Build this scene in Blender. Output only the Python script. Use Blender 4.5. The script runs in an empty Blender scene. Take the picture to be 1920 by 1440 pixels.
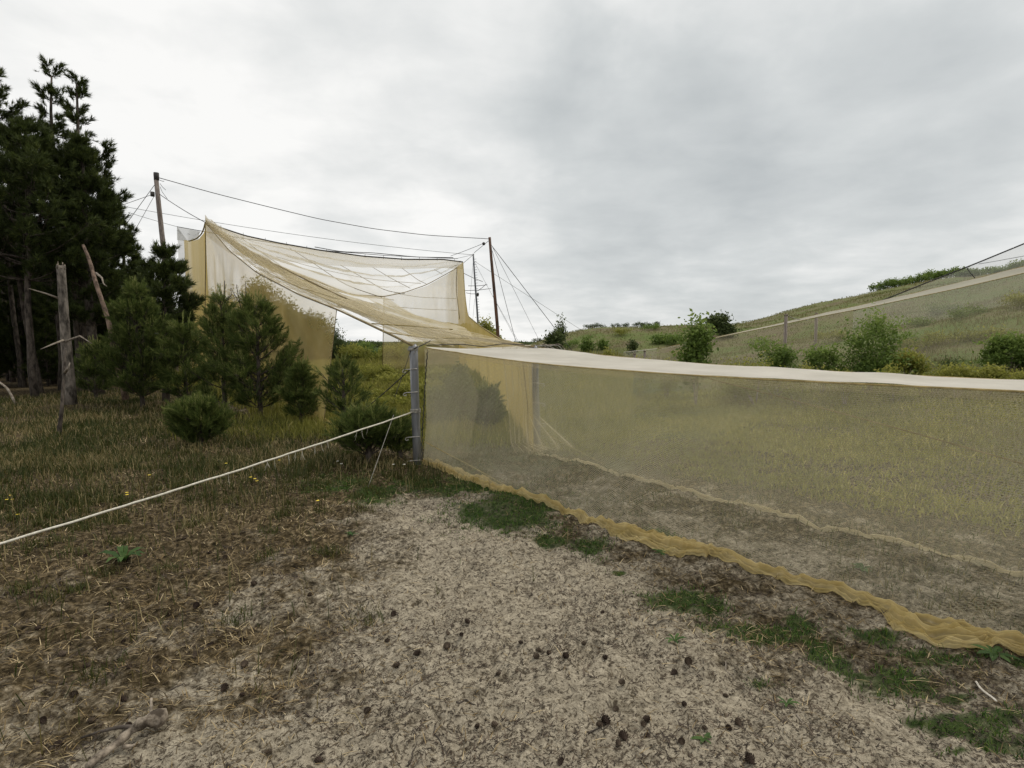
import bpy, math, random
import numpy as np
from mathutils import Vector

sc = bpy.context.scene
COL = sc.collection
rng = np.random.default_rng(7)
random.seed(7)

# ------------------------------------------------------------------ camera
FPX, CX, CY, PITCH, CAMZ = 1066.0, 960.0, 720.0, math.radians(4.29), 1.6
cam_d = bpy.data.cameras.new('camera')
cam = bpy.data.objects.new('camera', cam_d)
COL.objects.link(cam)
cam.location = (0, 0, CAMZ)
cam.rotation_euler = (math.radians(90) - PITCH, 0, 0)
cam_d.sensor_fit = 'HORIZONTAL'
cam_d.sensor_width = 36
cam_d.lens = FPX / 1920 * 36
cam_d.clip_start = 0.05
cam_d.clip_end = 5000
sc.camera = cam

# ------------------------------------------------------------------ node helper
def nd(nt, t, **kw):
    n = nt.nodes.new(t)
    ins = kw.pop('ins', {})
    for k, v in kw.items():
        setattr(n, k, v)
    for k, v in ins.items():
        if hasattr(v, 'is_linked'):
            nt.links.new(v, n.inputs[k])
        else:
            n.inputs[k].default_value = v
    return n

def math_(nt, op, a, b=None, c=None, clamp=False):
    n = nt.nodes.new('ShaderNodeMath')
    n.operation = op
    n.use_clamp = clamp
    for i, v in enumerate((a, b, c)):
        if v is None:
            continue
        if hasattr(v, 'is_linked'):
            nt.links.new(v, n.inputs[i])
        else:
            n.inputs[i].default_value = v
    return n.outputs[0]

def mixc(nt, f, a, b, blend='MIX'):
    n = nt.nodes.new('ShaderNodeMix')
    n.data_type = 'RGBA'
    n.blend_type = blend
    for i, v in ((0, f), (6, a), (7, b)):
        if hasattr(v, 'is_linked'):
            nt.links.new(v, n.inputs[i])
        else:
            n.inputs[i].default_value = v if i == 0 or len(v) == 4 else (*v, 1)
    return n.outputs[2]

def ramp(nt, fac, stops):
    n = nt.nodes.new('ShaderNodeValToRGB')
    el = n.color_ramp.elements
    while len(el) < len(stops):
        el.new(0.5)
    for e, (p, c) in zip(el, stops):
        e.position = p
        e.color = (*c, 1) if len(c) == 3 else c
    nt.links.new(fac, n.inputs[0])
    return n.outputs[0]

def cam_dir(px, py):
    dx, dy = (px - CX) / FPX, -(py - CY) / FPX
    c, s = math.cos(PITCH), math.sin(PITCH)
    return np.array([dx, c + dy * s, -s + dy * c])

# ------------------------------------------------------------------ world: overcast sky
SUN_EL, SUN_AZ = math.radians(58), math.radians(52)      # azimuth from +Y clockwise
w = bpy.data.worlds.new('World')
sc.world = w
w.use_nodes = True
nt = w.node_tree
nt.nodes.clear()
out = nd(nt, 'ShaderNodeOutputWorld')
bg = nd(nt, 'ShaderNodeBackground', ins={'Strength': 0.1})
sky = nd(nt, 'ShaderNodeTexSky', sky_type='NISHITA', sun_disc=False)
sky.sun_elevation = SUN_EL
sky.sun_rotation = SUN_AZ
tc = nd(nt, 'ShaderNodeTexCoord')
sep = nd(nt, 'ShaderNodeSeparateXYZ', ins={0: tc.outputs['Generated']})
zc = math_(nt, 'ADD', math_(nt, 'MAXIMUM', sep.outputs[2], 0.0), 0.16)
u = math_(nt, 'DIVIDE', sep.outputs[0], zc)
v = math_(nt, 'DIVIDE', sep.outputs[1], zc)
cu = nd(nt, 'ShaderNodeCombineXYZ', ins={0: u, 1: v, 2: 3.7})
n1 = nd(nt, 'ShaderNodeTexNoise', ins={'Vector': cu.outputs[0], 'Scale': 0.75, 'Detail': 7.0, 'Roughness': 0.5, 'Distortion': 0.5})
n2 = nd(nt, 'ShaderNodeTexNoise', ins={'Vector': cu.outputs[0], 'Scale': 2.6, 'Detail': 6.0, 'Roughness': 0.55, 'Distortion': 0.2})
n3 = nd(nt, 'ShaderNodeTexNoise', ins={'Vector': tc.outputs['Generated'], 'Scale': 3.0, 'Detail': 5.0, 'Roughness': 0.55})
fac = math_(nt, 'ADD', math_(nt, 'MULTIPLY', n1.outputs[0], 0.56), math_(nt, 'MULTIPLY', n2.outputs[0], 0.44))
wob = math_(nt, 'MULTIPLY', math_(nt, 'SUBTRACT', n3.outputs[0], 0.5), 0.10)
dark = None
# heavy cloud banks seen in the photograph (direction, cos of the inner and outer rim, amount)
for (px, py, ri, ro, am) in ((1450, 300, .995, .91, .24), (1150, 350, .996, .95, .16), (820, 130, .999, .95, .11), (1880, 250, .998, .93, .08)):
    d = cam_dir(px, py)
    d = d / np.linalg.norm(d)
    dp = nd(nt, 'ShaderNodeVectorMath', operation='DOT_PRODUCT', ins={0: tc.outputs['Generated'], 1: tuple(d)})
    q = math_(nt, 'ADD', dp.outputs['Value'], wob)
    mr = nd(nt, 'ShaderNodeMapRange', interpolation_type='SMOOTHSTEP', ins={0: q, 1: ro, 2: ri, 3: 0.0, 4: am})
    dark = mr.outputs[0] if dark is None else math_(nt, 'ADD', dark, mr.outputs[0])
fac = math_(nt, 'SUBTRACT', fac, dark)
cloud = ramp(nt, fac, [(0.0, (.50, .53, .54)), (0.24, (.66, .685, .685)), (0.40, (.82, .83, .82)), (0.53, (.98, .975, .955))])
cl10 = nd(nt, 'ShaderNodeVectorMath', operation='SCALE', ins={0: cloud, 'Scale': 10.0})
mx = mixc(nt, 0.97, sky.outputs[0], cl10.outputs[0])
nt.links.new(mx, bg.inputs[0])
nt.links.new(bg.outputs[0], out.inputs[0])

sun_d = bpy.data.lights.new('sun', 'SUN')
sun_d.energy = 1.5
sun_d.angle = math.radians(10)
sun_d.color = (1, .93, .80)
sun = bpy.data.objects.new('sun', sun_d)
COL.objects.link(sun)
sd = Vector((math.sin(SUN_AZ) * math.cos(SUN_EL), math.cos(SUN_AZ) * math.cos(SUN_EL), math.sin(SUN_EL)))
sun.rotation_euler = (-sd).to_track_quat('-Z', 'Y').to_euler()
sun.location = (0, -5, 20)

sc.view_settings.view_transform = 'Standard'
sc.view_settings.look = 'None'
sc.view_settings.exposure = 0.0
sc.view_settings.gamma = 1.0
sc.view_settings.use_curve_mapping = False
sc.cycles.transparent_max_bounces = 32
sc.cycles.max_bounces = 6

# ------------------------------------------------------------------ noise and terrain
def hash2(ix, iy, seed):
    h = (ix.astype(np.int64) * 374761393 + iy.astype(np.int64) * 668265263 + seed * 974634777) & 0xffffffff
    h = ((h ^ (h >> 13)) * 1274126177) & 0xffffffff
    h = (h ^ (h >> 16)) & 0xffffffff
    return h / 4294967295.0

def vn(x, y, seed=0):
    x = np.asarray(x, float); y = np.asarray(y, float)
    ix, iy = np.floor(x), np.floor(y)
    fx, fy = x - ix, y - iy
    fx = fx * fx * (3 - 2 * fx); fy = fy * fy * (3 - 2 * fy)
    a = hash2(ix, iy, seed); b = hash2(ix + 1, iy, seed)
    c = hash2(ix, iy + 1, seed); d = hash2(ix + 1, iy + 1, seed)
    return (a * (1 - fx) + b * fx) * (1 - fy) + (c * (1 - fx) + d * fx) * fy

def fbm(x, y, seed=0, octv=4):
    s, a, t = 0, .5, 0
    for k in range(octv):
        s = s + a * vn(x * 2 ** k + 17.3 * k, y * 2 ** k - 9.1 * k, seed + k)
        t += a
        a *= .5
    return s / t

def S(t):
    t = np.clip(t, 0, 1)
    return t * t * (3 - 2 * t)

KX = [-400, 3, 6, 10.8, 18.4, 28.8, 40, 80, 400]
KZ = [0, 0, .18, .85, 2.8, 5.4, 7, 7.5, 7.5]
def Hmac(x, y):
    x = np.asarray(x, float); y = np.asarray(y, float)
    f = sum(np.interp(x + o, KX, KZ) for o in (-2.4, -1.2, 0, 1.2, 2.4)) / 5
    f = f * (1 - S((y - 50) / 40)) * (0.35 + .65 * S((y + 30) / 36))
    z = f + 2.4 * np.exp(-((x - 7) / 7.5) ** 2 - ((y - 46) / 10.0) ** 2)
    z = z + (fbm(x / 8 + 3.1, y / 8, 55, 3) - .5) * 1.1 * S((x - 7) / 8) * S((y - 8) / 8)
    far = S((np.hypot(x, y) - 9) / 14)
    z = z + far * (fbm(x / 5, y / 5, 3) - .5) * .5
    return z

def H(x, y):
    x = np.asarray(x, float); y = np.asarray(y, float)
    near = 1 - S((np.hypot(x, y) - 7) / 9)
    m = (fbm(x / .5, y / .5, 11, 3) - .5) * .075 + (fbm(x / .13, y / .13, 21, 3) - .5) * .075
    # scuffs and foot marks: sharp little rims
    r = 1 - np.abs(2 * fbm(x / .09 + .7 * vn(x * 5, y * 5, 5), y / .09, 31, 2) - 1)
    m = m + (r ** 3) * .028
    return Hmac(x, y) + m * near

TT = np.geomspace(1.0, 400, 5000)
def G(px, py):
    d = cam_dir(px, py)
    x, y, z = d[0] * TT, d[1] * TT, CAMZ + d[2] * TT
    k = np.argmax(z < H(x, y))
    if k == 0:
        k = len(TT) - 1
    return np.array([x[k], y[k], float(H(x[k], y[k]))])

def at(px, py, Y):
    d = cam_dir(px, py)
    t = Y / d[1]
    return np.array([d[0] * t, Y, CAMZ + d[2] * t])

def wall_pt(px, py, a, b):
    """the point of the vertical plane over the ground line a-b that is seen at a pixel"""
    d = cam_dir(px, py)
    ex, ey = b[0] - a[0], b[1] - a[1]
    t = (a[0] * ey - a[1] * ex) / (d[0] * ey - d[1] * ex)
    return np.array([d[0] * t, d[1] * t, CAMZ + d[2] * t])

def gz(x, y):
    return float(H(x, y))

# ------------------------------------------------------------------ object helpers
def link(o, parent=None):
    COL.objects.link(o)
    if parent is not None:
        o.parent = parent
    return o

def tag(o, label=None, cat=None, group=None, kind=None):
    if label: o['label'] = label
    if cat: o['category'] = cat
    if group: o['group'] = group
    if kind: o['kind'] = kind
    return o

def empty(name, loc, label, cat, group=None):
    o = bpy.data.objects.new(name, None)
    o.empty_display_size = .2
    o.location = tuple(loc)
    link(o)
    return tag(o, label, cat, group)

def tri_mesh(name, V, T, rnd=None, smooth=False, nv=3, uv=None):
    """V (n,3) verts; T (m,nv) faces of equal size"""
    V = np.asarray(V, np.float32); T = np.asarray(T, np.int32)
    me = bpy.data.meshes.new(name)
    me.vertices.add(len(V)); me.vertices.foreach_set('co', V.ravel())
    me.loops.add(T.size); me.loops.foreach_set('vertex_index', T.ravel())
    me.polygons.add(len(T))
    me.polygons.foreach_set('loop_start', np.arange(len(T), dtype=np.int32) * nv)
    if smooth:
        me.polygons.foreach_set('use_smooth', np.ones(len(T), bool))
    if rnd is not None:
        a = me.attributes.new('rnd', 'FLOAT', 'POINT')
        a.data.foreach_set('value', np.asarray(rnd, np.float32))
    if uv is not None:
        l = me.uv_layers.new(name='UVMap')
        l.data.foreach_set('uv', np.asarray(uv, np.float32)[T.ravel()].ravel())
    me.update(calc_edges=True)
    me.validate()
    return me

def obj(name, me, mat, parent=None, loc=None):
    o = bpy.data.objects.new(name, me)
    if mat is not None:
        if len(me.materials) == 0:
            me.materials.append(mat)
    link(o, parent)
    if loc is not None:
        o.location = tuple(loc)
    return o

class QB:
    """collects quads / tris / tubes for one mesh"""
    def __init__(s):
        s.V, s.F, s.n = [], [], 0
    def add(s, V, F):
        V = np.asarray(V, float)
        s.V.append(V)
        s.F += [tuple(int(i) + s.n for i in f) for f in F]
        s.n += len(V)
    def tube(s, pts, rad, sides=6, cap=True):
        pts = np.asarray(pts, float)
        n = len(pts)
        rad = np.broadcast_to(np.asarray(rad, float), (n,))
        tan = np.gradient(pts, axis=0)
        tan /= np.linalg.norm(tan, axis=1)[:, None] + 1e-12
        up = np.array([0, 0, 1.0]) if abs(tan[0][2]) < .9 else np.array([1.0, 0, 0])
        ang = np.arange(sides) / sides * 2 * math.pi
        V = []
        e1 = np.cross(tan[0], up); e1 /= np.linalg.norm(e1)
        for i in range(n):
            e1 = e1 - tan[i] * np.dot(e1, tan[i]); e1 /= np.linalg.norm(e1) + 1e-12
            e2 = np.cross(tan[i], e1)
            V.append(pts[i] + rad[i] * (np.cos(ang)[:, None] * e1 + np.sin(ang)[:, None] * e2))
        F = []
        for i in range(n - 1):
            for k in range(sides):
                a, b = i * sides + k, i * sides + (k + 1) % sides
                F.append((a, b, b + sides, a + sides))
        if cap:
            F.append(tuple(range(sides))[::-1])
            F.append(tuple((n - 1) * sides + k for k in range(sides)))
        s.add(np.concatenate(V), F)
    def mesh(s, name, smooth=True):
        me = bpy.data.meshes.new(name)
        me.from_pydata(np.concatenate(s.V).tolist(), [], s.F)
        if smooth:
            me.polygons.foreach_set('use_smooth', np.ones(len(me.polygons), bool))
        me.update()
        return me
    def build(s, name, mat, parent=None, loc=None, smooth=True):
        return obj(name, s.mesh(name, smooth), mat, parent, loc)

def sagline(a, b, sag, n=16):
    t = np.linspace(0, 1, n)[:, None]
    p = np.asarray(a) * (1 - t) + np.asarray(b) * t
    p[:, 2] -= sag * 4 * (t * (1 - t))[:, 0]
    return p

def resample(P, n):
    P = np.asarray(P, float)
    d = np.r_[0, np.cumsum(np.linalg.norm(np.diff(P, axis=0), axis=1))]
    q = np.linspace(0, d[-1], n)
    return np.stack([np.interp(q, d, P[:, k]) for k in range(P.shape[1])], 1)

def smoothline(P, n, it=3):
    Q = resample(P, n)
    for _ in range(it):
        R = Q.copy()
        R[1:-1] = (Q[:-2] + 2 * Q[1:-1] + Q[2:]) / 4
        Q = R
    return Q

# ------------------------------------------------------------------ materials
def newmat(name):
    m = bpy.data.materials.new(name)
    m.use_nodes = True
    m.node_tree.nodes.clear()
    return m, m.node_tree

def finish(nt, sh, bump=None):
    o = nd(nt, 'ShaderNodeOutputMaterial')
    nt.links.new(sh, o.inputs[0])

def principled(name, c1, c2, scale=8, rough=.8, metal=0.0, bumpd=0.0, bscale=None, stretch=None, spec=.3):
    m, nt = newmat(name)
    tc = nd(nt, 'ShaderNodeTexCoord')
    src = tc.outputs['Object']
    if stretch:
        mp = nd(nt, 'ShaderNodeMapping', ins={0: src, 'Scale': stretch})
        src = mp.outputs[0]
    n = nd(nt, 'ShaderNodeTexNoise', ins={'Vector': src, 'Scale': scale, 'Detail': 6.0, 'Roughness': .62})
    col = ramp(nt, n.outputs[0], [(0.38, c1), (0.62, c2)])
    p = nd(nt, 'ShaderNodeBsdfPrincipled', ins={'Base Color': col, 'Roughness': rough, 'Metallic': metal, 'Specular IOR Level': spec})
    if bumpd:
        nb = nd(nt, 'ShaderNodeTexNoise', ins={'Vector': src, 'Scale': bscale or scale * 3, 'Detail': 5.0})
        b = nd(nt, 'ShaderNodeBump', ins={'Height': nb.outputs[0], 'Strength': 1.0, 'Distance': bumpd})
        nt.links.new(b.outputs[0], p.inputs['Normal'])
    finish(nt, p.outputs[0])
    return m

def leafmat(name, stops, transl=.35, rough=.6):
    m, nt = newmat(name)
    a = nd(nt, 'ShaderNodeAttribute', attribute_name='rnd')
    col = ramp(nt, a.outputs['Fac'], stops)
    d = nd(nt, 'ShaderNodeBsdfPrincipled', ins={'Base Color': col, 'Roughness': rough, 'Specular IOR Level': .2})
    t = nd(nt, 'ShaderNodeBsdfTranslucent', ins={0: col})
    mx = nd(nt, 'ShaderNodeMixShader', ins={0: transl, 1: d.outputs[0], 2: t.outputs[0]})
    finish(nt, mx.outputs[0])
    return m

def netmat(name, col1, col2, cover, grid=None, transl=.45, nscale=.8, amp=.25):
    """knotted netting: thread cover per unit of cloth; the slanted cloth shows more thread per sight line"""
    m, nt = newmat(name)
    uv = nd(nt, 'ShaderNodeUVMap')
    n = nd(nt, 'ShaderNodeTexNoise', ins={'Vector': uv.outputs[0], 'Scale': nscale, 'Detail': 5.0, 'Roughness': .6})
    col = ramp(nt, n.outputs[0], [(.35, col1), (.65, col2)])
    geo = nd(nt, 'ShaderNodeNewGeometry')
    dp = nd(nt, 'ShaderNodeVectorMath', operation='DOT_PRODUCT', ins={0: geo.outputs['Normal'], 1: geo.outputs['Incoming']})
    cs = math_(nt, 'MAXIMUM', math_(nt, 'ABSOLUTE', dp.outputs['Value']), .04)
    nc = math_(nt, 'MULTIPLY_ADD', math_(nt, 'SUBTRACT', n.outputs[0], .5), amp, cover)
    if grid:
        s = nd(nt, 'ShaderNodeSeparateXYZ', ins={0: uv.outputs[0]})
        a = math_(nt, 'SINE', math_(nt, 'MULTIPLY', s.outputs[0], 2 * math.pi / grid))
        b = math_(nt, 'SINE', math_(nt, 'MULTIPLY', s.outputs[1], 2 * math.pi / grid))
        g = math_(nt, 'MAXIMUM', a, b)
        nc = math_(nt, 'MULTIPLY_ADD', g, .30, math_(nt, 'SUBTRACT', nc, .13))
    nc = math_(nt, 'MINIMUM', math_(nt, 'MAXIMUM', nc, .03), .97)
    tr = math_(nt, 'POWER', math_(nt, 'SUBTRACT', 1.0, nc), math_(nt, 'DIVIDE', 1.0, cs))
    al = math_(nt, 'SUBTRACT', 1.0, tr, clamp=True)
    d = nd(nt, 'ShaderNodeBsdfDiffuse', ins={0: col})
    t = nd(nt, 'ShaderNodeBsdfTranslucent', ins={0: col})
    mx = nd(nt, 'ShaderNodeMixShader', ins={0: transl, 1: d.outputs[0], 2: t.outputs[0]})
    tp = nd(nt, 'ShaderNodeBsdfTransparent')
    m2 = nd(nt, 'ShaderNodeMixShader', ins={0: al, 1: tp.outputs[0], 2: mx.outputs[0]})
    finish(nt, m2.outputs[0])
    return m

M = {}
M['bark'] = principled('pine_bark', (.022, .018, .014), (.105, .086, .07), 14, .95, bumpd=.03, bscale=14, stretch=(1, 1, .35))
M['redbark'] = principled('red_pine_bark', (.07, .048, .035), (.22, .155, .115), 14, .9, bumpd=.015, bscale=18, stretch=(1, 1, .4))
M['palebark'] = principled('weathered_bark', (.035, .03, .024), (.22, .19, .16), 9, .95, bumpd=.03, bscale=14, stretch=(1, 1, .4))
M['twig'] = principled('dead_twig', (.16, .13, .10), (.32, .28, .23), 12, .9)
M['pole'] = principled('weathered_pole_wood', (.13, .105, .09), (.29, .245, .215), 5, .85, stretch=(6, 6, .6), bumpd=.004)
M['darkpole'] = principled('tarred_pole_wood', (.035, .028, .025), (.15, .075, .045), 2.2, .7, stretch=(2, 2, .5))
M['steel'] = principled('galvanised_steel', (.16, .165, .175), (.30, .305, .315), 4, .5, .5, stretch=(2, 2, .3), bumpd=.001, bscale=30, spec=.5)
M['greysteel'] = principled('mast_steel', (.10, .11, .12), (.2, .2, .21), 3, .6, .4)
M['wire'] = principled('dark_wire', (.05, .05, .05), (.10, .10, .10), 6, .6, .3)
M['greywire'] = principled('grey_wire', (.22, .23, .24), (.30, .31, .31), 6, .6, .2)
M['hook'] = principled('hook_wire', (.35, .33, .30), (.55, .53, .50), 20, .5, .4)
M['rope'] = principled('white_rope', (.52, .49, .40), (.72, .69, .60), 40, .9, bumpd=.002, bscale=200)
M['greyrope'] = principled('grey_rope', (.20, .19, .17), (.36, .34, .30), 40, .9)
M['seam'] = principled('net_seam_cord', (.16, .12, .05), (.27, .21, .11), 8, .9)
M['hemrope'] = principled('hem_cord', (.22, .17, .06), (.40, .31, .13), 14, .9)
M['darkcord'] = principled('dark_cord', (.03, .03, .028), (.07, .065, .06), 8, .8)
M['cone'] = principled('pine_cone', (.022, .015, .011), (.075, .05, .035), 60, .85)
M['cone2'] = principled('old_pine_cone', (.04, .03, .022), (.13, .095, .065), 60, .9)
M['deadwood'] = principled('bleached_wood', (.055, .042, .03), (.38, .32, .25), 18, .95, stretch=(1, 1, 1), bumpd=.01, bscale=45)
M['root'] = principled('white_root', (.55, .50, .42), (.75, .7, .62), 30, .8)
M['petal_y'] = principled('yellow_petal', (.75, .55, .05), (.85, .68, .10), 30, .7)
M['petal_w'] = principled('white_petal', (.75, .73, .62), (.85, .83, .74), 30, .7)
M['net_wall'] = netmat('tunnel_wall_net', (.70, .66, .47), (.78, .74, .56), .135, grid=.022, amp=.07)
M['net_far'] = netmat('tunnel_back_net', (.70, .65, .45), (.78, .73, .54), .120, grid=.022, amp=.09)
M['net_roof'] = netmat('bleached_roof_net', (.68, .65, .58), (.84, .81, .74), .46, amp=.3, nscale=1.3)
M['net_curtain'] = netmat('curtain_net', (.56, .47, .29), (.64, .56, .38), .20, amp=.12)
M['net_palehem'] = netmat('pale_hem_net', (.62, .54, .34), (.72, .65, .46), .50, amp=.3, nscale=6)
M['net_hem'] = netmat('yellow_hem_net', (.50, .39, .15), (.72, .60, .32), .55, amp=.3, nscale=6)
M['net_gold'] = netmat('golden_trap_net', (.62, .47, .18), (.68, .54, .25), .15, amp=.08)
M['net_back'] = netmat('golden_wall_net', (.58, .44, .15), (.64, .50, .21), .21, amp=.08)
M['net_pale'] = netmat('pale_trap_net', (.66, .59, .44), (.72, .66, .52), .085, amp=.07)
M['net_hill'] = netmat('hillside_net', (.46, .42, .31), (.52, .48, .37), .24, amp=.05)
M['net_hillband'] = netmat('hillside_roof_net', (.54, .51, .44), (.60, .57, .49), .22, amp=.08)
M['net_strip'] = netmat('sheer_trap_net', (.66, .57, .38), (.72, .64, .46), .055, amp=.07, nscale=1.6)
M['net_inner'] = netmat('inner_panel_net', (.60, .48, .22), (.66, .54, .29), .34, amp=.10)
M['net_grey'] = netmat('grey_upper_net', (.50, .49, .46), (.62, .61, .58), .28, amp=.04)
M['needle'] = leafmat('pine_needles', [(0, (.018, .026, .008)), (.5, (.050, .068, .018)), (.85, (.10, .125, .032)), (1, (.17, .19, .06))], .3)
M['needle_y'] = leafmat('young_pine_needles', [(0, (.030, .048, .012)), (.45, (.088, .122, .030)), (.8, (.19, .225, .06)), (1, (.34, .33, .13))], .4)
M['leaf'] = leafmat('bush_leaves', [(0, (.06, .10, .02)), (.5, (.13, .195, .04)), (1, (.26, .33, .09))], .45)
M['leaf_d'] = leafmat('dark_leaves', [(0, (.032, .047, .016)), (.5, (.062, .088, .027)), (1, (.12, .15, .05))], .35)
M['leaf_y'] = leafmat('meadow_leaves', [(0, (.11, .125, .022)), (.5, (.24, .25, .05)), (1, (.40, .38, .10))], .5)
M['straw'] = leafmat('dry_litter', [(0, (.026, .018, .008)), (.4, (.095, .064, .026)), (.7, (.25, .175, .075)), (1, (.55, .44, .26))], .15)
M['debris'] = leafmat('dark_debris', [(0, (.022, .016, .011)), (.6, (.06, .042, .028)), (1, (.13, .095, .065))], .0)
M['drygrass'] = leafmat('mixed_grass', [(0, (.034, .046, .010)), (.3, (.062, .076, .018)), (.55, (.10, .09, .028)), (.8, (.17, .135, .052)), (1, (.32, .26, .13))], .3)
M['green'] = leafmat('short_green_grass', [(0, (.018, .046, .008)), (.5, (.045, .10, .016)), (1, (.13, .19, .04))], .35)
M['meadow'] = leafmat('meadow_grass', [(0, (.085, .095, .018)), (.5, (.22, .215, .045)), (.8, (.34, .31, .08)), (1, (.48, .42, .16))], .45)
M['hillgrass'] = leafmat('dune_grass', [(0, (.09, .11, .026)), (.3, (.15, .165, .05)), (.6, (.19, .17, .075)), (.8, (.22, .185, .10)), (1, (.24, .25, .09))], .38)
M['plantain'] = leafmat('weed_leaf', [(0, (.03, .07, .015)), (1, (.08, .14, .035))], .3)

# ---- ground material
def ground_material():
    m, nt = newmat('dune_ground')
    geo = nd(nt, 'ShaderNodeNewGeometry')
    pos = geo.outputs['Position']
    sa = nd(nt, 'ShaderNodeAttribute', attribute_name='sand').outputs['Fac']
    gr = nd(nt, 'ShaderNodeAttribute', attribute_name='green').outputs['Fac']
    hi = nd(nt, 'ShaderNodeAttribute', attribute_name='hill').outputs['Fac']
    nA = nd(nt, 'ShaderNodeTexNoise', ins={'Vector': pos, 'Scale': 3.2, 'Detail': 8.0, 'Roughness': .65}).outputs[0]
    nB = nd(nt, 'ShaderNodeTexNoise', ins={'Vector': pos, 'Scale': 24.0, 'Detail': 6.0, 'Roughness': .65}).outputs[0]
    nC = nd(nt, 'ShaderNodeTexNoise', ins={'Vector': pos, 'Scale': 90.0, 'Detail': 3.0, 'Roughness': .7}).outputs[0]
    nD = nd(nt, 'ShaderNodeTexNoise', ins={'Vector': pos, 'Scale': .35, 'Detail': 7.0, 'Roughness': .6}).outputs[0]
    sand = ramp(nt, nB, [(.28, (.11, .092, .066)), (.42, (.275, .240, .18)), (.7, (.47, .415, .315))])
    nE = nd(nt, 'ShaderNodeTexNoise', ins={'Vector': pos, 'Scale': 42.0, 'Detail': 5.0, 'Roughness': .7, 'Distortion': .8}).outputs[0]
    crumb = nd(nt, 'ShaderNodeMapRange', ins={0: nE, 1: .475, 2: .415}).outputs[0]
    sand = mixc(nt, math_(nt, 'MULTIPLY', crumb, .85), sand, (.055, .042, .028))
    grain = ramp(nt, nC, [(.35, (.55, .52, .5)), (.5, (1, 1, 1)), (.75, (1.12, 1.1, 1.08))])
    sand = mixc(nt, .8, sand, grain, 'MULTIPLY')
    lit = ramp(nt, nB, [(.34, (.016, .012, .006)), (.5, (.065, .048, .024)), (.70, (.24, .185, .11))])
    k = math_(nt, 'ADD', sa, math_(nt, 'MULTIPLY', math_(nt, 'SUBTRACT', nA, .5), 2.2))
    k = math_(nt, 'ADD', k, math_(nt, 'MULTIPLY', math_(nt, 'SUBTRACT', nB, .5), .9))
    k = nd(nt, 'ShaderNodeMapRange', interpolation_type='SMOOTHSTEP', ins={0: k, 1: .18, 2: .88}).outputs[0]
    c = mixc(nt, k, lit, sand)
    gcol = ramp(nt, nB, [(.3, (.018, .030, .010)), (.6, (.05, .075, .02)), (.8, (.10, .11, .04))])
    g = math_(nt, 'ADD', gr, math_(nt, 'MULTIPLY', math_(nt, 'SUBTRACT', nA, .5), .9))
    g = nd(nt, 'ShaderNodeMapRange', interpolation_type='SMOOTHSTEP', ins={0: g, 1: .35, 2: .75}).outputs[0]
    c = mixc(nt, g, c, gcol)
    hf = math_(nt, 'ADD', math_(nt, 'MULTIPLY', nD, .65), math_(nt, 'MULTIPLY', nA, .35))
    hcol = ramp(nt, hf, [(.36, (.13, .10, .065)), (.45, (.165, .145, .08)), (.51, (.145, .155, .06)), (.60, (.11, .15, .042))])
    hv = ramp(nt, nB, [(.3, (.55, .55, .55)), (.7, (1.25, 1.25, 1.2))])
    hcol = mixc(nt, .8, hcol, hv, 'MULTIPLY')
    c = mixc(nt, hi, c, hcol)
    p = nd(nt, 'ShaderNodeBsdfPrincipled', ins={'Base Color': c, 'Roughness': .95, 'Specular IOR Level': .12})
    bh = math_(nt, 'ADD', math_(nt, 'MULTIPLY', nB, .7), math_(nt, 'MULTIPLY', nC, .3))
    b = nd(nt, 'ShaderNodeBump', ins={'Height': bh, 'Strength': .9, 'Distance': .035})
    nt.links.new(b.outputs[0], p.inputs['Normal'])
    finish(nt, p.outputs[0])
    return m
M['ground'] = ground_material()

# ------------------------------------------------------------------ tunnel ground lines (used by the ground zones too)
NA = np.array([-1.25, 7.3]); NB = np.array([2.62, 2.92])          # near wall
FA = np.array([0.42, 8.3]);  FB = np.array([3.55, 3.95])          # far wall
NE = NA + (NB - NA) * 1.75
FE = FA + (FB - FA) * 1.75

def seg_dist(x, y, a, b):
    a = np.asarray(a)[:2]; b = np.asarray(b)[:2]
    dx, dy = b - a
    t = np.clip(((x - a[0]) * dx + (y - a[1]) * dy) / (dx * dx + dy * dy), 0, 1)
    return np.hypot(x - a[0] - t * dx, y - a[1] - t * dy), t

def side_near(x, y):
    """signed distance from the near wall, positive on the camera's side"""
    d = (NB - NA) / np.linalg.norm(NB - NA)
    return -((x - NA[0]) * (-d[1]) + (y - NA[1]) * d[0])

PA, PB, PC = G(1150, 1440), G(950, 1120), G(830, 960)
def sandw(x, y):
    d1, _ = seg_dist(x, y, PA, PB)
    d2, _ = seg_dist(x, y, PB, PC)
    d3, _ = seg_dist(x, y, PA, (3.0, .2))
    wv = np.maximum(1 - S((d1 - .3) / 1.7), 1 - S((d2 - .1) / 1.3))
    wv = np.maximum(wv, 1 - S((d3 - .6) / 1.4))
    d4, _ = seg_dist(x, y, NA, NE)
    wv = np.maximum(wv, .50 * (1 - S((d4 - .5) / .5)) * S((y * -1 + 6.6) / 1.0))
    # thin litter over sand in the near left
    near = (1 - S((np.hypot(x + .8, y) - 2.6) / 2.6)) * (.30 + .5 * S((fbm(x / .7, y / .7, 151) - .40) / .25))
    wv = np.maximum(wv, near * S((side_near(x, y) - .3) / .5))
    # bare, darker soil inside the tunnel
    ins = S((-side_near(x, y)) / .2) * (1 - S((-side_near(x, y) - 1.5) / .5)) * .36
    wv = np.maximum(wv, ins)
    return wv

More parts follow.
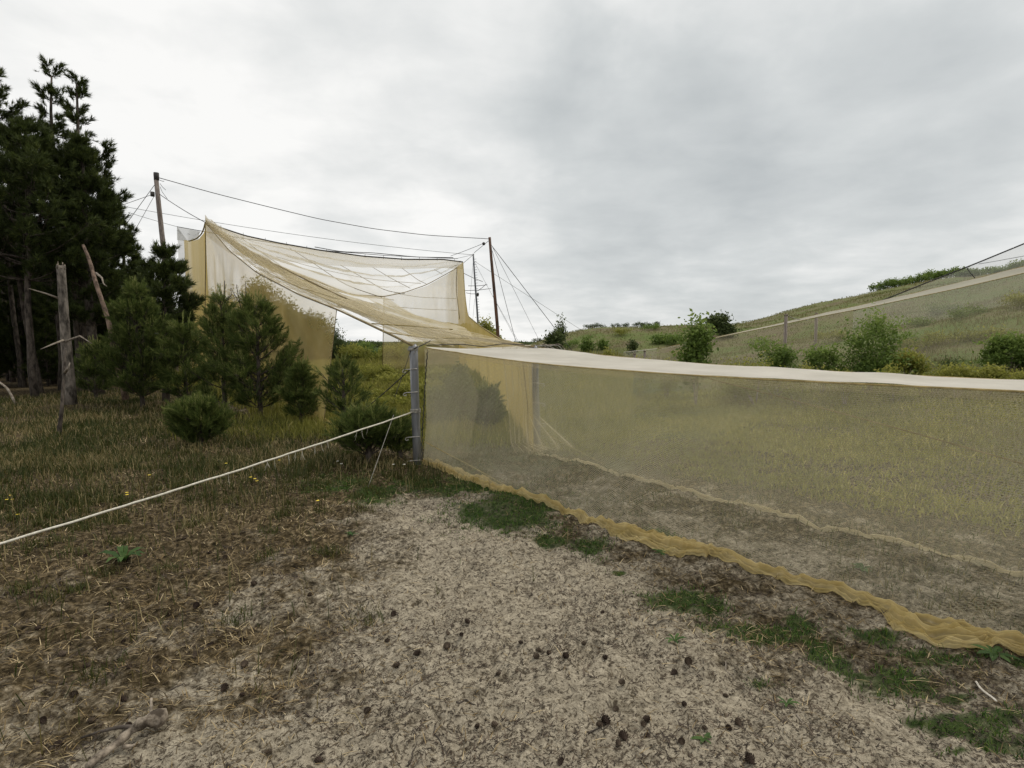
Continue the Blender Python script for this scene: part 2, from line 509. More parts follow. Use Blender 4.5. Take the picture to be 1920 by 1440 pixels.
# green cushions along the fence: (px, py, radius x px, radius y px)
GP = [(960, 945, 90, 26), (900, 915, 60, 16), (870, 900, 40, 12), (900, 960, 55, 20), (1010, 950, 60, 18), (1100, 1025, 42, 15), (1160, 1078, 26, 11), (1040, 1015, 40, 10), (1280, 1120, 70, 20),
      (1330, 1135, 40, 18), (1400, 1190, 60, 18), (1460, 1195, 70, 22), (1500, 1165, 22, 18), (1640, 1195, 55, 18), (1600, 1185, 40, 12),
      (1555, 1230, 34, 14), (1610, 1268, 24, 11), (1690, 1262, 70, 22), (1740, 1230, 60, 16), (1430, 1285, 24, 13), (1710, 1362, 30, 16),
      (1830, 1350, 90, 22), (1890, 1390, 70, 25), (1780, 1310, 50, 14), (1880, 1340, 50, 16), (1800, 1412, 40, 14), (1905, 1240, 40, 20),
      (1850, 1230, 30, 14), (1230, 1000, 30, 8), (780, 905, 60, 14), (820, 920, 70, 14), (700, 925, 60, 12), (640, 905, 60, 14), (1530, 1210, 50, 14)]
GW = []
for (px, py, rx, ry) in GP:
    c = G(px, py)
    e = abs(G(px + rx, py)[0] - c[0])
    f = abs(G(px, py - ry)[1] - c[1])
    GW.append((c[0], c[1], e, f))
def greenw(x, y):
    g = np.zeros_like(np.asarray(x, float))
    wob = .40 + .85 * fbm(x / .22, y / .22, 191)
    for (cx_, cy_, rx, ry) in GW:
        r = np.hypot((x - cx_) / rx, (y - cy_) / ry) * wob
        g = np.maximum(g, 1 - S((r - .35) / .95))
    return g

def meadoww(x, y):
    return meadow0(x, y) * (1 - S((Hmac(x, y) - .45) / .5))

def meadow0(x, y):
    """1 where the lush meadow grows (behind the post and the trap)"""
    b = S((y - 8.2 - .12 * np.maximum(-x - 1, 0) ** 1.0) / 1.2) * S((x + 6.2 - .05 * (y - 9)) / 1.6) * (1 - S((x - 3 - .2 * np.maximum(y - 9, 0)) / 3))
    far = S((y - 15) / 4) * S((x + .62 * y) / 4) * (1 - S((x - 4 - .05 * y) / 5))
    tu = S((-side_near(x, y) - .05) / .2) * (1 - S((-side_near(x, y) - 2.0) / .4)) * S((y - 5.6) / 1.6) * .62
    return np.maximum(np.maximum(b, far), tu)

def hillw(x, y):
    return np.maximum(S((x - 4.2 - .0 * y) / 3) * S((x - .2 * y + 3) / 6 + .2), S((np.hypot(x - 5, y - 46) - 14) / -6)) * S((y + x * .8 - 8) / 3)

# ------------------------------------------------------------------ the ground, one sheet
def graded(lo, hi, step, lo_end, hi_end, g):
    a = list(np.arange(lo, hi + 1e-6, step))
    s = step
    while a[-1] < hi_end:
        s *= g; a.append(a[-1] + s)
    b = []
    s = step; q = lo
    while q > lo_end:
        s *= g; q -= s; b.append(q)
    return np.array(b[::-1] + a)
gx = graded(-4.2, 4.2, .03, -1800, 1800, 1.075)
gy = graded(1.6, 8.2, .03, -60, 2500, 1.07)
X, Y = np.meshgrid(gx, gy)
Z = H(X, Y)
nx, ny = len(gx), len(gy)
idx = np.arange(nx * ny).reshape(ny, nx)
Q = np.stack([idx[:-1, :-1], idx[:-1, 1:], idx[1:, 1:], idx[1:, :-1]], -1).reshape(-1, 4)
gme = tri_mesh('ground', np.stack([X, Y, Z], -1).reshape(-1, 3), Q, smooth=True, nv=4)
mw = meadoww(X, Y)
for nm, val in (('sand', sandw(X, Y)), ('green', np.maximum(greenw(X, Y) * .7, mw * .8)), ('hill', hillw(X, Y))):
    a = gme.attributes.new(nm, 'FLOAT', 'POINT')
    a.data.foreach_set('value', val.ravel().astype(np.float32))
ground = obj('ground', gme, M['ground'])
tag(ground, 'sandy dune ground with dry litter and a bare pale path', 'ground', kind='structure')

# ------------------------------------------------------------------ nets
def net_patch(name, top, bot, nu, nvv, mat, parent, disp=None, uvscale=1.0, rows=None):
    """surface between two 3-D lines (top and bottom), optionally with middle rows; UV in metres"""
    lines = [top] + (rows or []) + [bot]
    lines = [resample(l, nu) for l in lines]
    ks = np.linspace(0, 1, len(lines))
    L = np.stack(lines)                                     # k, nu, 3
    vv = np.linspace(0, 1, nvv)
    P = np.zeros((nvv, nu, 3))
    for i, q in enumerate(vv):
        j = min(int(q * (len(lines) - 1)), len(lines) - 2)
        f = q * (len(lines) - 1) - j
        P[i] = L[j] * (1 - f) + L[j + 1] * f
    uu = np.linspace(0, 1, nu)
    if disp is not None:
        U, W = np.meshgrid(uu, vv)
        P = P + disp(U, W, P)
    du = np.r_[0, np.cumsum(np.linalg.norm(np.diff(P[0], axis=0), axis=1))]
    hv = np.linalg.norm(P[-1] - P[0], axis=1)
    uv = np.stack([np.broadcast_to(du[None, :], (nvv, nu)), vv[:, None] * np.maximum(hv.mean(), .3) * np.ones((1, nu))], -1) * uvscale
    ix = np.arange(nu * nvv).reshape(nvv, nu)
    F = np.stack([ix[:-1, :-1], ix[:-1, 1:], ix[1:, 1:], ix[1:, :-1]], -1).reshape(-1, 4)
    me = tri_mesh(name, P.reshape(-1, 3), F, smooth=True, nv=4, uv=uv.reshape(-1, 2))
    o = obj(name, me, mat, parent)
    return o, P

def cord(name, pts, r, mat, parent, sides=5):
    b = QB(); b.tube(pts, r, sides)
    return b.build(name, mat, parent)

# ---- small net tunnel
tun = empty('net_tunnel', (0, 0, 0), 'low net tunnel with bleached flat roof and yellow hem along the sandy path', 'net tunnel')
ntop_px = [(797, 652), (850, 660), (900, 668), (1000, 682), (1150, 694), (1310, 705), (1600, 720), (1920, 733)]
ftop_px = [(985, 648), (1040, 656), (1100, 663), (1300, 682), (1600, 699), (1920, 714)]
ntop = [wall_pt(px, py, NA, NB) for px, py in ntop_px]
ftop = [wall_pt(px, py, FA, FB) for px, py in ftop_px]
d = ntop[-1] - ntop[-2]; ntop.append(ntop[-1] + np.array([NE[0] - NB[0], NE[1] - NB[1], -.03]))
ftop.append(ftop[-1] + np.array([FE[0] - FB[0], FE[1] - FB[1], -.03]))
ntop = smoothline(ntop, 90, 40); ftop = smoothline(ftop, 90, 40)
# hem line on the ground from the photograph
hem_px = [(795, 868), (830, 884), (900, 905), (960, 925), (1040, 950), (1140, 986), (1240, 1012), (1400, 1064), (1550, 1108), (1690, 1150), (1800, 1180), (1920, 1220)]
hem = [G(px, py)[:2] for px, py in hem_px]
hem.append(hem[-1] + (hem[-1] - hem[-2]) * 3.5)
hem = smoothline(np.array(hem), 160, 4)
hem[:, 1] += (fbm(np.arange(160) * .13, np.zeros(160), 78) - .5) * .09
nbot = np.array([[p[0], p[1], gz(p[0], p[1]) + .02] for p in hem])
fb_px = [(1000, 846), (1060, 862), (1150, 888), (1260, 915), (1330, 932), (1500, 975), (1700, 1020), (1920, 1078)]
fbot2 = [G(px, py)[:2] for px, py in fb_px]
fbot2.append(fbot2[-1] + (fbot2[-1] - fbot2[-2]) * 3)
fbot2 = smoothline(np.array(fbot2), 120, 60)
fbot = np.array([[p[0], p[1], gz(p[0], p[1]) + .015] for p in fbot2])

def wall_disp(U, W, P):
    nrm = np.array([.752, .66, 0])
    a = (np.sin(U * 37 + 2 * W) * .012 + (vn(U * 22, W * 3, 4) - .5) * .06) * np.sin(W * math.pi)
    return a[..., None] * nrm
side_o, _ = net_patch('side_panel', ntop, nbot, 160, 22, M['net_wall'], tun, wall_disp)
back_o, _ = net_patch('back_panel', ftop, fbot, 120, 18, M['net_far'], tun, wall_disp)
def roof_disp(U, W, P):
    a = -np.sin(W * math.pi) * .03 + (vn(U * 30, W * 3, 9) - .5) * .02
    return a[..., None] * np.array([0, 0, 1.0])
roofo, _ = net_patch('roof_panel', ftop + np.array([0, 0, .004]), ntop + np.array([0, 0, .004]), 90, 8, M['net_roof'], tun, roof_disp)
cord('edge_cord', ntop + np.array([0, 0, .0]), .006, M['hemrope'], roofo)
cord('edge_cord', ftop + np.array([0, 0, .0]), .006, M['hemrope'], roofo)
# front rim where the side panel hangs from the roof: a folded strip
net_patch('valance', ntop + np.array([-.006, -.006, .0]), ntop + np.array([-.012, -.012, -.05]), 90, 3, M['net_curtain'], side_o)
# dark laced upright edge beside the post
lace = [wall_pt(px, py, NA, NB) for px, py in ((802, 655), (799, 690), (797, 720), (795, 760), (793, 790), (791, 830), (792, 862))]
lb = smoothline(lace, 50, 1)
lb[:, 0] += np.sin(np.arange(50) * 2.2) * .006
cord('laced_edge', lb, .007, M['darkcord'], side_o)
# bottom cord of the panel, sagging from the post down to the hem
bc = [wall_pt(px, py, NA, NB) for px, py in ((796, 828), (830, 846), (880, 872), (930, 900), (975, 926))]
cord('bottom_cord', smoothline(bc, 24), .005, M['hemrope'], side_o)
br = [wall_pt(px, py, NA, NB) + np.array([.02, .02, 0]) for px, py in ((1310, 706), (1450, 742), (1600, 782), (1760, 826), (1920, 872))]
cord('brace_cord', smoothline(br, 24), .004, M['seam'], side_o)
bc2 = [wall_pt(px, py, FA, FB) for px, py in ((1010, 806), (1060, 832), (1120, 864), (1170, 886))]
cord('bottom_cord', smoothline(bc2, 20), .004, M['hemrope'], back_o)

# hem: surplus net gathered on the ground along the near wall
def hem_sheet(line, width, name, parent, mat, seed, lift=.05, fold=7, nu=None):
    nu = nu or len(line)
    L = resample(line, nu)
    tan = np.gradient(L, axis=0); tan /= np.linalg.norm(tan, axis=1)[:, None]
    nrm = np.stack([tan[:, 1], -tan[:, 0]], 1)
    nrm *= np.sign((nrm @ np.array([-.75, -.66])))[:, None]
    s = np.r_[0, np.cumsum(np.linalg.norm(np.diff(L, axis=0), axis=1))]
    nvv = 46
    W = np.linspace(0, 1, nvv)
    wd = width if callable(width) else (lambda q: width)
    wv = wd(np.linspace(0, 1, nu))
    wv = wv * (.6 + .5 * fbm(s / .8, s * 0, seed) + .3 * fbm(s / .2, s * 0, seed + 1))
    P = np.zeros((nvv, nu, 3))
    for i, q in enumerate(W):
        off = (-.25 + 1.25 * q) * wv
        x = L[:, 0] + nrm[:, 0] * off; y = L[:, 1] + nrm[:, 1] * off
        ph = q * fold + 1.6 * fbm(s / .5, s * 0 + 2.0 * q, seed + 3) + .5 * fbm(s / .22, s * 0 + q, seed + 7)
        rip = (np.abs(np.sin(ph * 2.2)) * .9 + fbm(s / .22, s * 0 + q * 6, seed + 9) * .7 - .2)
        hgt = lift * np.exp(-((q - .28) / .26) ** 2) + .35 * lift * np.exp(-((q - .75) / .2) ** 2)
        z = H(x, y) + .006 + hgt * (.35 + .8 * rip) * (.6 + .8 * fbm(s / .4, s * 0 + 5, seed + 5))
        P[i] = np.stack([x, y, z], 1)
    uv = np.stack([np.broadcast_to(s[None], (nvv, nu)), W[:, None] * np.ones((1, nu)) * .4], -1)
    ix = np.arange(nu * nvv).reshape(nvv, nu)
    F = np.stack([ix[:-1, :-1], ix[:-1, 1:], ix[1:, 1:], ix[1:, :-1]], -1).reshape(-1, 4)
    return obj(name, tri_mesh(name, P.reshape(-1, 3), F, smooth=True, nv=4, uv=uv.reshape(-1, 2)), mat, parent)
def hemw(t):
    return (.028 + .055 * S((t - .1) / .5)) * (.6 + .9 * fbm(t * 14, t * 0, 77))
hem_o = hem_sheet(hem, hemw, 'hem', tun, M['net_hem'], 5, lift=.055, nu=420)
def fold_piece(pxs, width, seed):
    l = smoothline(np.array([G(px, py)[:2] for px, py in pxs]), 60, 3)
    o = hem_sheet(l, width, 'hem_fold', hem_o, M['net_hem'], seed, lift=.075, fold=10, nu=90)
fold_piece([(1140, 992), (1180, 1000), (1230, 1014), (1290, 1035), (1330, 1050)], lambda t: .16 * np.sin(np.clip(t, .03, .97) * math.pi) ** .6, 31)
fold_piece([(1672, 1160), (1710, 1182), (1770, 1196), (1850, 1204), (1930, 1228)], lambda t: .13 * np.sin(np.clip(t, .05, .95) * math.pi) ** .5, 41)
fold_piece([(796, 868), (835, 880), (880, 898), (960, 925)], lambda t: .10 * np.sin(np.clip(t, .05, .95) * math.pi) ** .6, 51)
# pale hem of the far wall
fh = resample(fbot2, 120)
def fhem(name):
    L = fh
    o = hem_sheet(L, .04, name, tun, M['net_palehem'], 71, lift=.022, nu=240)
    return o
fhem('back_hem')

# entrance curtains hang between the two posts (plane post - far post)
EA, EB = NA + np.array([.05, .02]), FA
def cpt(px, py, off=0.0):
    p = wall_pt(px, py, EA, EB)
    return p + np.array([.1, -.16, 0]) * off
def pleat(fr, amp):
    def f(U, W, P):
        a = np.sin(U * fr + 3 * fbm(U * 3, W * 2, 8)) * amp * (.3 + .7 * W)
        return a[..., None] * np.array([.52, -.85, 0])
    return f
cur_top = [cpt(801, 655), (cpt(868, 652))]
cur_mid1 = [cpt(800, 700), cpt(882, 700)]
cur_mid2 = [cpt(798, 745), cpt(899, 742)]
cur_mid3 = [cpt(796, 800), cpt(889, 800)]
def gsnap(p):
    return np.array([p[0], p[1], gz(p[0], p[1]) + .01])
cur_bot = [gsnap(cpt(794, 866)), gsnap(cpt(878, 862))]
net_patch('curtain', cur_top, cur_bot, 40, 24, M['net_curtain'], tun, pleat(16, .012), rows=[cur_mid1, cur_mid2, cur_mid3])
rc_top = [cpt(940, 650), cpt(1006, 652)]
rc_1 = [cpt(946, 720), cpt(1008, 720)]
rc_2 = [cpt(952, 790), cpt(1000, 790)]
rc_3 = [cpt(956, 830), cpt(996, 830)]
rc_bot = [gsnap(cpt(950, 852, 1)), gsnap(cpt(1030, 850, 1))]
net_patch('curtain', rc_top, rc_bot, 60, 30, M['net_curtain'], tun, pleat(34, .045), rows=[rc_1, rc_2, rc_3])
rd_top = [cpt(975, 655, -.5), cpt(1014, 655, -.5)]
rd_mid = [cpt(984, 770, -.2), cpt(1002, 770, -.2)]
rd_bot = [gsnap(cpt(962, 850, 1.6)), gsnap(cpt(1060, 862, 1.6))]
net_patch('curtain', rd_top, rd_bot, 50, 30, M['net_curtain'], tun, pleat(22, .03), rows=[rd_mid])
cord('curtain_cord', smoothline([cpt(975, 660, .2), cpt(982, 715, .2), cpt(987, 760, .2), cpt(985, 830, .4)], 20), .005, M['seam'], tun)

# ---- steel posts with hooks
def steel_post(base, top, r, hooks, label, group):
    t = empty('steel_post', (base[0], base[1], base[2]), label, 'post', group)
    b = QB()
    z1 = top[2] - base[2]
    p = np.array([[0, 0, -.08], [0, 0, .4], [0, 0, .8], [0, 0, z1 - .01], [0, 0, z1]])
    p[:, 0] += np.linspace(0, top[0] - base[0], 5); p[:, 1] += np.linspace(0, top[1] - base[1], 5)
    b.tube(p, [r, r, r, r, r * .97], 20)
    sh_o = b.build('shaft', M['steel'], t)
    c = QB()
    ph = p[-1]
    c.tube([ph + [0, 0, -.03], ph + [0, 0, .004]], [r * 1.05, r * 1.05], 20)
    c.build('cap', M['greysteel'], sh_o)
    for hz, sgn in hooks:
        f = hz / z1
        c0 = np.array([(top[0] - base[0]) * f, (top[1] - base[1]) * f, hz])
        h = QB()
        y0 = -r - .006
        pts = [c0 + [r * .95 * sgn, y0 + .01, .006], c0 + [.02 * sgn, y0, .004], c0 + [-.05 * sgn, y0, 0], c0 + [-.10 * sgn, y0, -.004],
               c0 + [-.125 * sgn, y0, -.012], c0 + [-.135 * sgn, y0, -.03], c0 + [-.122 * sgn, y0, -.045], c0 + [-.10 * sgn, y0, -.042], c0 + [-.098 * sgn, y0, -.026]]
        h.tube(pts, .006, 6)
        h.build('hook', M['hook'], t)
    return t
pb = G(781, 874); pb = np.array([NA[0] - .02, NA[1] + .02, gz(NA[0], NA[1])])
pt = at(774, 650, pb[1])
pb_ = at(783, 875, pb[1]); pb_[2] = gz(pb_[0], pb[1])
def zof(py, Y):
    return at(775, py, Y)[2]
steel_post(pb_, pt, .054, [(zof(py, pb[1]) - pb_[2], 1) for py in (692, 735, 818, 862)], 'grey steel post with wire hooks holding the near corner of the tunnel', 'steel posts of the net tunnel')
qb = np.array([FA[0], FA[1], gz(*FA)])
qt = at(1001, 652, FA[1])
qb_ = np.array([qt[0] + .06, FA[1], gz(qt[0] + .06, FA[1])])
steel_post(qb_, qt, .05, [(at(1015, py, FA[1])[2] - qb_[2], -1) for py in (718, 755, 793)], 'grey steel post behind the tunnel netting, seen through the net', 'steel posts of the net tunnel')
PT, QT = pt.copy(), qt.copy()

# ropes on the post
def coil(c, r, n, h, rr, mat, parent, name):
    a = np.linspace(0, 2 * math.pi * n, 24 * n)
    p = np.stack([c[0] + r * np.cos(a), c[1] + r * np.sin(a), c[2] + np.linspace(-h / 2, h / 2, len(a))], 1)
    return cord(name, p, rr, mat, parent)
wr = empty('white_rope', (pt[0], pt[1], 0), 'thick white rope stretched from the steel post down across the dry grass', 'rope')
ra = at(772, 773, pb[1] - .06); rb = at(0, 1015, 4.0); rc = rb + (rb - ra) * .16
rline = sagline(ra, rc, .035, 60)
rline[1:-1, 2] += (vn(np.arange(58) * .8, np.zeros(58), 4) - .5) * .008
rope = cord('rope_length', rline - wr.location, .0095, M['rope'], wr, 8)
pcx = np.interp(ra[2], [pb_[2], pt[2]], [pb_[0], pt[0]])
k_ = coil(np.array([pcx, pb[1], ra[2] + .01]) - np.array(wr.location), .062, 3, .05, .008, M['greyrope'], wr, 'rope_lashing')
tail = np.array([[pcx + .05, pb[1] - .05, ra[2]], [pcx + .075, pb[1] - .055, ra[2] - .05], [pcx + .06, pb[1] - .06, ra[2] - .09], [pcx + .055, pb[1] - .06, ra[2] - .17], [pcx + .05, pb[1] - .06, ra[2] - .22]])
cord('rope_tail', smoothline(tail, 16) - np.array(wr.location), .005, M['greyrope'], wr)
for i in range(26):
    f = random.choice([random.uniform(.15, .62), random.uniform(.25, .5)])
    p = rline[int(f * 59)] + np.array([0, 0, -.008])
    l = random.uniform(.03, .11)
    q = smoothline([p, p + [random.uniform(-.01, .01), 0, -l * .5], p + [random.uniform(-.03, .03), 0, -l]], 5) - np.array(wr.location)
    cord('frayed_thread', q, .0018, M['rope'], rope, 3)
# peg where the rope ends
pg = empty('rope_peg', (rc[0], rc[1], gz(rc[0], rc[1])), 'short wooden peg in the grass holding the white rope', 'peg')
b = QB(); b.tube([[0, 0, -.1], [0, .01, .1], [0, .02, max(.16, rc[2] - gz(rc[0], rc[1]) + .04)]], [.02, .02, .018], 8); b.build('stake', M['deadwood'], pg)

def wire(pts, r, label, mat='wire', name='guy_wire', group=None, cat='wire'):
    base = np.array(pts[0])
    b = QB(); b.tube(np.asarray(pts) - base, r, 4)
    o = b.build(name, M[mat], None, base)
    return tag(o, label, cat, group)

g1 = G(637, 803)
wire(sagline(at(772, 690, pb[1] - .02), g1, .03, 14), .009, 'dark bent guy wire from steel post top down to a little pine', 'darkcord')
g2 = G(689, 914)
wire(sagline(at(738, 778, 7.1), g2 + [0, 0, -.02], 0, 4), .004, 'thin pale cord slanting down into the young pine bush', 'greyrope', 'guy_line', cat='cord')
wire(sagline(at(772, 655, pb[1]) + [0, -.05, 0], at(740, 745, 7.2), 0.01, 8), .004, 'thin dark cord hanging beside the steel post hooks', 'darkcord', 'guy_line', cat='cord')
# knot of ropes on the post head
kn = empty('rope_knot', tuple(pt), 'tangle of grey rope tied round the steel post head', 'rope')
coil(np.array([0, 0, -.035]), .062, 3, .03, .007, M['greyrope'], kn, 'rope_lashing')
kk = np.array([[.02, -.06, -.03], [.08, -.07, .0], [.13, -.05, .02], [.18, .0, .05], [.22, .05, .075]])
cord('rope_end', smoothline(kk, 14), .007, M['darkcord'], kn)
kk = np.array([[-.02, -.06, -.04], [.03, -.08, -.015], [.10, -.07, .02], [.06, -.08, -.05], [.02, -.07, -.09]])
cord('rope_end', smoothline(kk, 14), .005, M['greyrope'], kn)
# rope lying over the tunnel roof edge towards the far post, with a coil
rr_ = [at(800, 649, 7.25), at(870, 647, 7.6), at(905, 652, 7.75), at(940, 646, 7.9), at(985, 648, 8.15)]
wire(smoothline(rr_, 30) + [0, 0, .012], .006, 'slack dark cord lying along the end of the tunnel roof', 'darkcord', 'slack_line', cat='cord')
rk = empty('rope_coil', tuple(qt), 'bundle of pale rope and ring lying on the far tunnel post', 'rope')
coil(np.array([-.09, .0, .03]), .04, 1, .0, .006, M['rope'], rk, 'ring')
for i in range(7):
    p0 = np.array([-.05 + .05 * i, random.uniform(-.03, .03), .02])
    q = smoothline([p0, p0 + [.08, .0, random.uniform(.01, .05)], p0 + [.16, 0, random.uniform(-.02, .03)], p0 + [.22, .02, -.02 - .008 * i]], 10)
    cord('rope_strand', q, .007, M['greyrope'] if i % 2 else M['deadwood'], rk)

# ------------------------------------------------------------------ big funnel trap
trap = empty('funnel_trap', (0, 0, 0), 'large golden funnel net trap hung high between the poles', 'net trap')
A = at(385, 417, 25.0)
B = at(868, 492, 31.0)
Bw = at(857, 500, 33.5)
P_ = PT + np.array([.03, 0, 0]); Q_ = QT.copy()
# lines seen in the photograph, each point with its distance
ap = smoothline([A, at(430, 470, 20.6), at(480, 510, 17), at(560, 552, 13), at(632, 580, 10.6), at(700, 612, 8.9), at(745, 633, 7.9), P_], 80, 2)
aq = smoothline([A, at(430, 447, 22.8), at(480, 478, 20.5), at(560, 518, 17), at(632, 553, 14.3), at(720, 590, 11.7), at(800, 617, 10.0), at(880, 634, 9.0), Q_], 80, 2)
ab = smoothline([A, at(420, 430, 25.4), at(460, 443, 26), at(520, 456, 26.8), at(600, 470, 28), at(680, 481, 29), at(760, 487, 30), at(830, 487, 30.6), B], 80, 1)
bq = smoothline([B, at(872, 555, 30.2), at(877, 592, 28.5), at(900, 611, 22), at(940, 637, 13), Q_], 60, 2)
def wrinkle(fr, amp, seed, dirv=(0, 0, 1)):
    def f(U, W, P):
        e = np.sin(W * math.pi)
        a = -.0 + (np.abs(np.sin(W * fr + 2.5 * fbm(U * 3, W * 2, seed))) * fbm(U * 5, W * 5, seed + 1) * 1.4 + .5 * (fbm(U * 26, W * 5, seed + 2) - .5)) * amp * e
        return a[..., None] * np.array(dirv)
    return f
def sagw(s, fr, amp, seed):
    g = wrinkle(fr, amp, seed)
    def f(U, W, P):
        e = np.sin(W * math.pi) * np.sin(np.clip(U, .0, 1) * math.pi) ** .7
        return g(U, W, P) - (s * e)[..., None] * np.array([0, 0, 1.0])
    return f
# lower roof strip between near edge and the gathered fold
net_patch('roof_panel', aq, ap, 110, 60, M['net_strip'], trap, sagw(.12, 30, .34, 61))
# upper roof: from the high cable down to the fold / far wall
lowc = smoothline([aq[6], aq[20], aq[34], at(660, 553, 17), at(720, 556, 22), at(760, 548, 26), at(800, 534, 28), at(840, 512, 30), at(857, 502, 31)], 80, 2)
troof, _ = net_patch('roof_panel', ab, lowc, 100, 44, M['net_pale'], trap, sagw(.25, 12, .30, 81))
# gathered brown fold
fl = aq.copy()
foldw = np.interp(np.linspace(0, 1, 80), [0, .2, .6, .85, 1], [.05, .14, .13, .10, .04])
b = QB()
fp = fl.copy(); fp[:, 2] += .05 * (vn(np.arange(80) * .7, np.zeros(80), 6) - .5)
fold_low = fl.copy(); fold_low[:, 2] -= foldw * (1.5 + .8 * vn(np.arange(80) * .5, np.zeros(80), 9))
net_patch('gathered_fold', fp, fold_low, 80, 8, M['net_hem'], trap, lambda U, W, P: (np.sin(W * 9 + U * 60) * .04)[..., None] * np.array([.4, -.8, .2]))
# second gathered line under the far part of the roof
sl = smoothline([aq[34], at(660, 558, 16.5), at(720, 573, 18), at(780, 592, 18), at(830, 604, 17), at(862, 607, 16)], 50, 2)
sl2 = sl.copy(); sl2[:, 2] -= np.interp(np.linspace(0, 1, 50), [0, .5, 1], [.02, .16, .05])
net_patch('gathered_fold', sl, sl2, 50, 6, M['net_hem'], trap, lambda U, W, P: (np.sin(W * 9 + U * 50) * .04)[..., None] * np.array([.4, -.8, .2]))
lrt = smoothline([aq[16], lowc[22], lowc[34], at(690, 555, 19), at(724, 556, 19.5), at(745, 572, 18), at(780, 592, 17), at(830, 604, 16), at(866, 612, 15)], 60, 2)
net_patch('lower_roof_panel', lrt, aq[16:76], 60, 14, M['net_strip'], trap, sagw(.05, 14, .12, 85))
# far back panel below the roof line (its free upright edge stands at px 720)
e0 = at(720, 556, 27)
bk_top = smoothline([at(720, 556, 28), at(760, 549, 29), at(800, 536, 30.3), at(840, 514, 32), Bw], 50, 2)
bk_bot = np.array([[p[0], p[1], gz(p[0], p[1]) - .02] for p in smoothline([at(717, 700, 28), at(760, 700, 29), at(800, 700, 30.3), at(840, 700, 32), np.array([Bw[0] + .1, Bw[1], 0])], 50, 1)])
def backw(U, W, P):
    a = (np.abs(np.sin(W * 12 - U * 3 + 2 * fbm(U * 4, W * 3, 5))) * .30 + (fbm(U * 18, W * 4, 15) - .5) * .35) * np.clip(1 - W * 1.7, 0, 1) * np.sin(np.clip(W * 2, 0, 1) * math.pi * .5)
    return a[..., None] * np.array([.1, -.9, .0])
net_patch('back_wall', bk_top, bk_bot, 80, 70, M['net_inner'], trap, backw)
# far side wall from the mouth to the far tunnel post
fw_bot = np.array([[p[0], p[1], gz(p[0], p[1]) - .02] for p in resample([B - [0, 0, 0], [.0, 12, 0], [FA[0], FA[1] + .03, 0]], 60)])
fwb2 = np.array([[x, y, gz(x, y) - .02] for x, y in zip(bq[:, 0], bq[:, 1])])
net_patch('far_wall', bq, fwb2, 80, 24, M['net_back'], trap, lambda U, W, P: ((fbm(U * 30, W * 3, 3) - .5) * .12 * np.sin(W * math.pi) * np.sin(U * math.pi))[..., None] * np.array([1, .2, 0]))
st_top = [Bw, B]
st_bot = [np.array([Bw[0] + .1, Bw[1], gz(Bw[0], Bw[1])]), np.array([B[0], B[1], gz(B[0], B[1])])]
net_patch('mouth_strip', st_top, st_bot, 6, 12, M['net_back'], trap, None)
# near side wall, from the high corner to the free upright edge by the post
nw_i = int(np.argmin(np.abs(ap[:, 0] / ap[:, 1] - (632 - 960) / FPX)))
nw_top = resample(ap[:nw_i + 1], 60)
wb = []
for i, p in enumerate(nw_top):
    f = i / 59
    x, y = p[0] - .55 * S(f) * .55, p[1]
    wb.append([x, y, gz(x, y) + .01])
wb = np.array(wb)
def nwall(U, W, P):
    a = (np.sin(U * 60 + 4 * fbm(U * 5, W * 2, 4)) * .012 + (fbm(U * 14, W * 5, 2) - .5) * .25) * np.sin(W * math.pi * .9) * np.sin(np.clip(U * 1.0, 0, 1) * math.pi) ** .5
    return a[..., None] * np.array([.8, .55, 0])
net_patch('near_wall', nw_top, wb, 100, 30, M['net_gold'], trap, nwall)
hem_sheet(np.array([G(px, py)[:2] for px, py in ((560, 765), (590, 782), (615, 798), (640, 815))]), .16, 'wall_hem', trap, M['net_hem'], 91, lift=.10, nu=60)
# wing behind the high corner
C_ = at(332, 425, 37)
wt = smoothline([A, at(383, 436, 26.5), at(372, 449, 29), at(358, 452, 32), at(345, 450, 34)], 40, 2)
wbt = np.array([[p[0], p[1], gz(p[0], p[1])] for p in wt])
net_patch('wing_wall', wt, wbt, 40, 16, M['net_back'], trap, None)
ct = smoothline([C_, at(355, 430, 36), at(376, 434, 34)], 20, 1)
cb = smoothline([at(332, 450, 37), at(352, 453, 36), at(372, 449, 34)], 20, 1)
net_patch('wing_roof', ct, cb, 30, 10, M['net_grey'], trap, sagw(.1, 6, .2, 17))
net_patch('wing_wall', [C_, at(352, 452, 36)], [np.array([C_[0], C_[1], gz(C_[0], C_[1])]), np.array([at(352, 452, 36)[0], 36, 0])], 12, 10, M['net_grey'], trap, None)
# cords and seams
cab_o = cord('edge_cable', ab + [0, 0, .02], .035, M['darkcord'], trap)
cord('seam_cord', lowc, .02, M['seam'], trap)
cord('edge_cord', ap, .018, M['seam'], trap)
cord('edge_cord', bq, .02, M['hemrope'], trap)
cord('edge_cord', aq + [0, -.02, .01], .022, M['seam'], trap)
cord('corner_cord', smoothline([A, at(386, 470, 25), at(385, 540, 25), at(384, 640, 25)], 12), .02, M['seam'], trap)
cord('corner_cord', smoothline([A + [0, 0, 0], at(381, 437, 25.2), at(368, 448, 26), at(354, 452, 27)], 12), .03, M['hemrope'], trap)
cord('corner_cord', smoothline([nw_top[-1], wb[-1] * .5 + nw_top[-1] * .5, wb[-1]], 8), .008, M['seam'], trap)
cord('corner_cord', [bk_top[0], bk_bot[0]], .018, M['seam'], trap)
cord('corner_cord', smoothline([at(857, 502, 31), at(855, 540, 30.5), at(862, 598, 29)], 12), .02, M['seam'], trap)
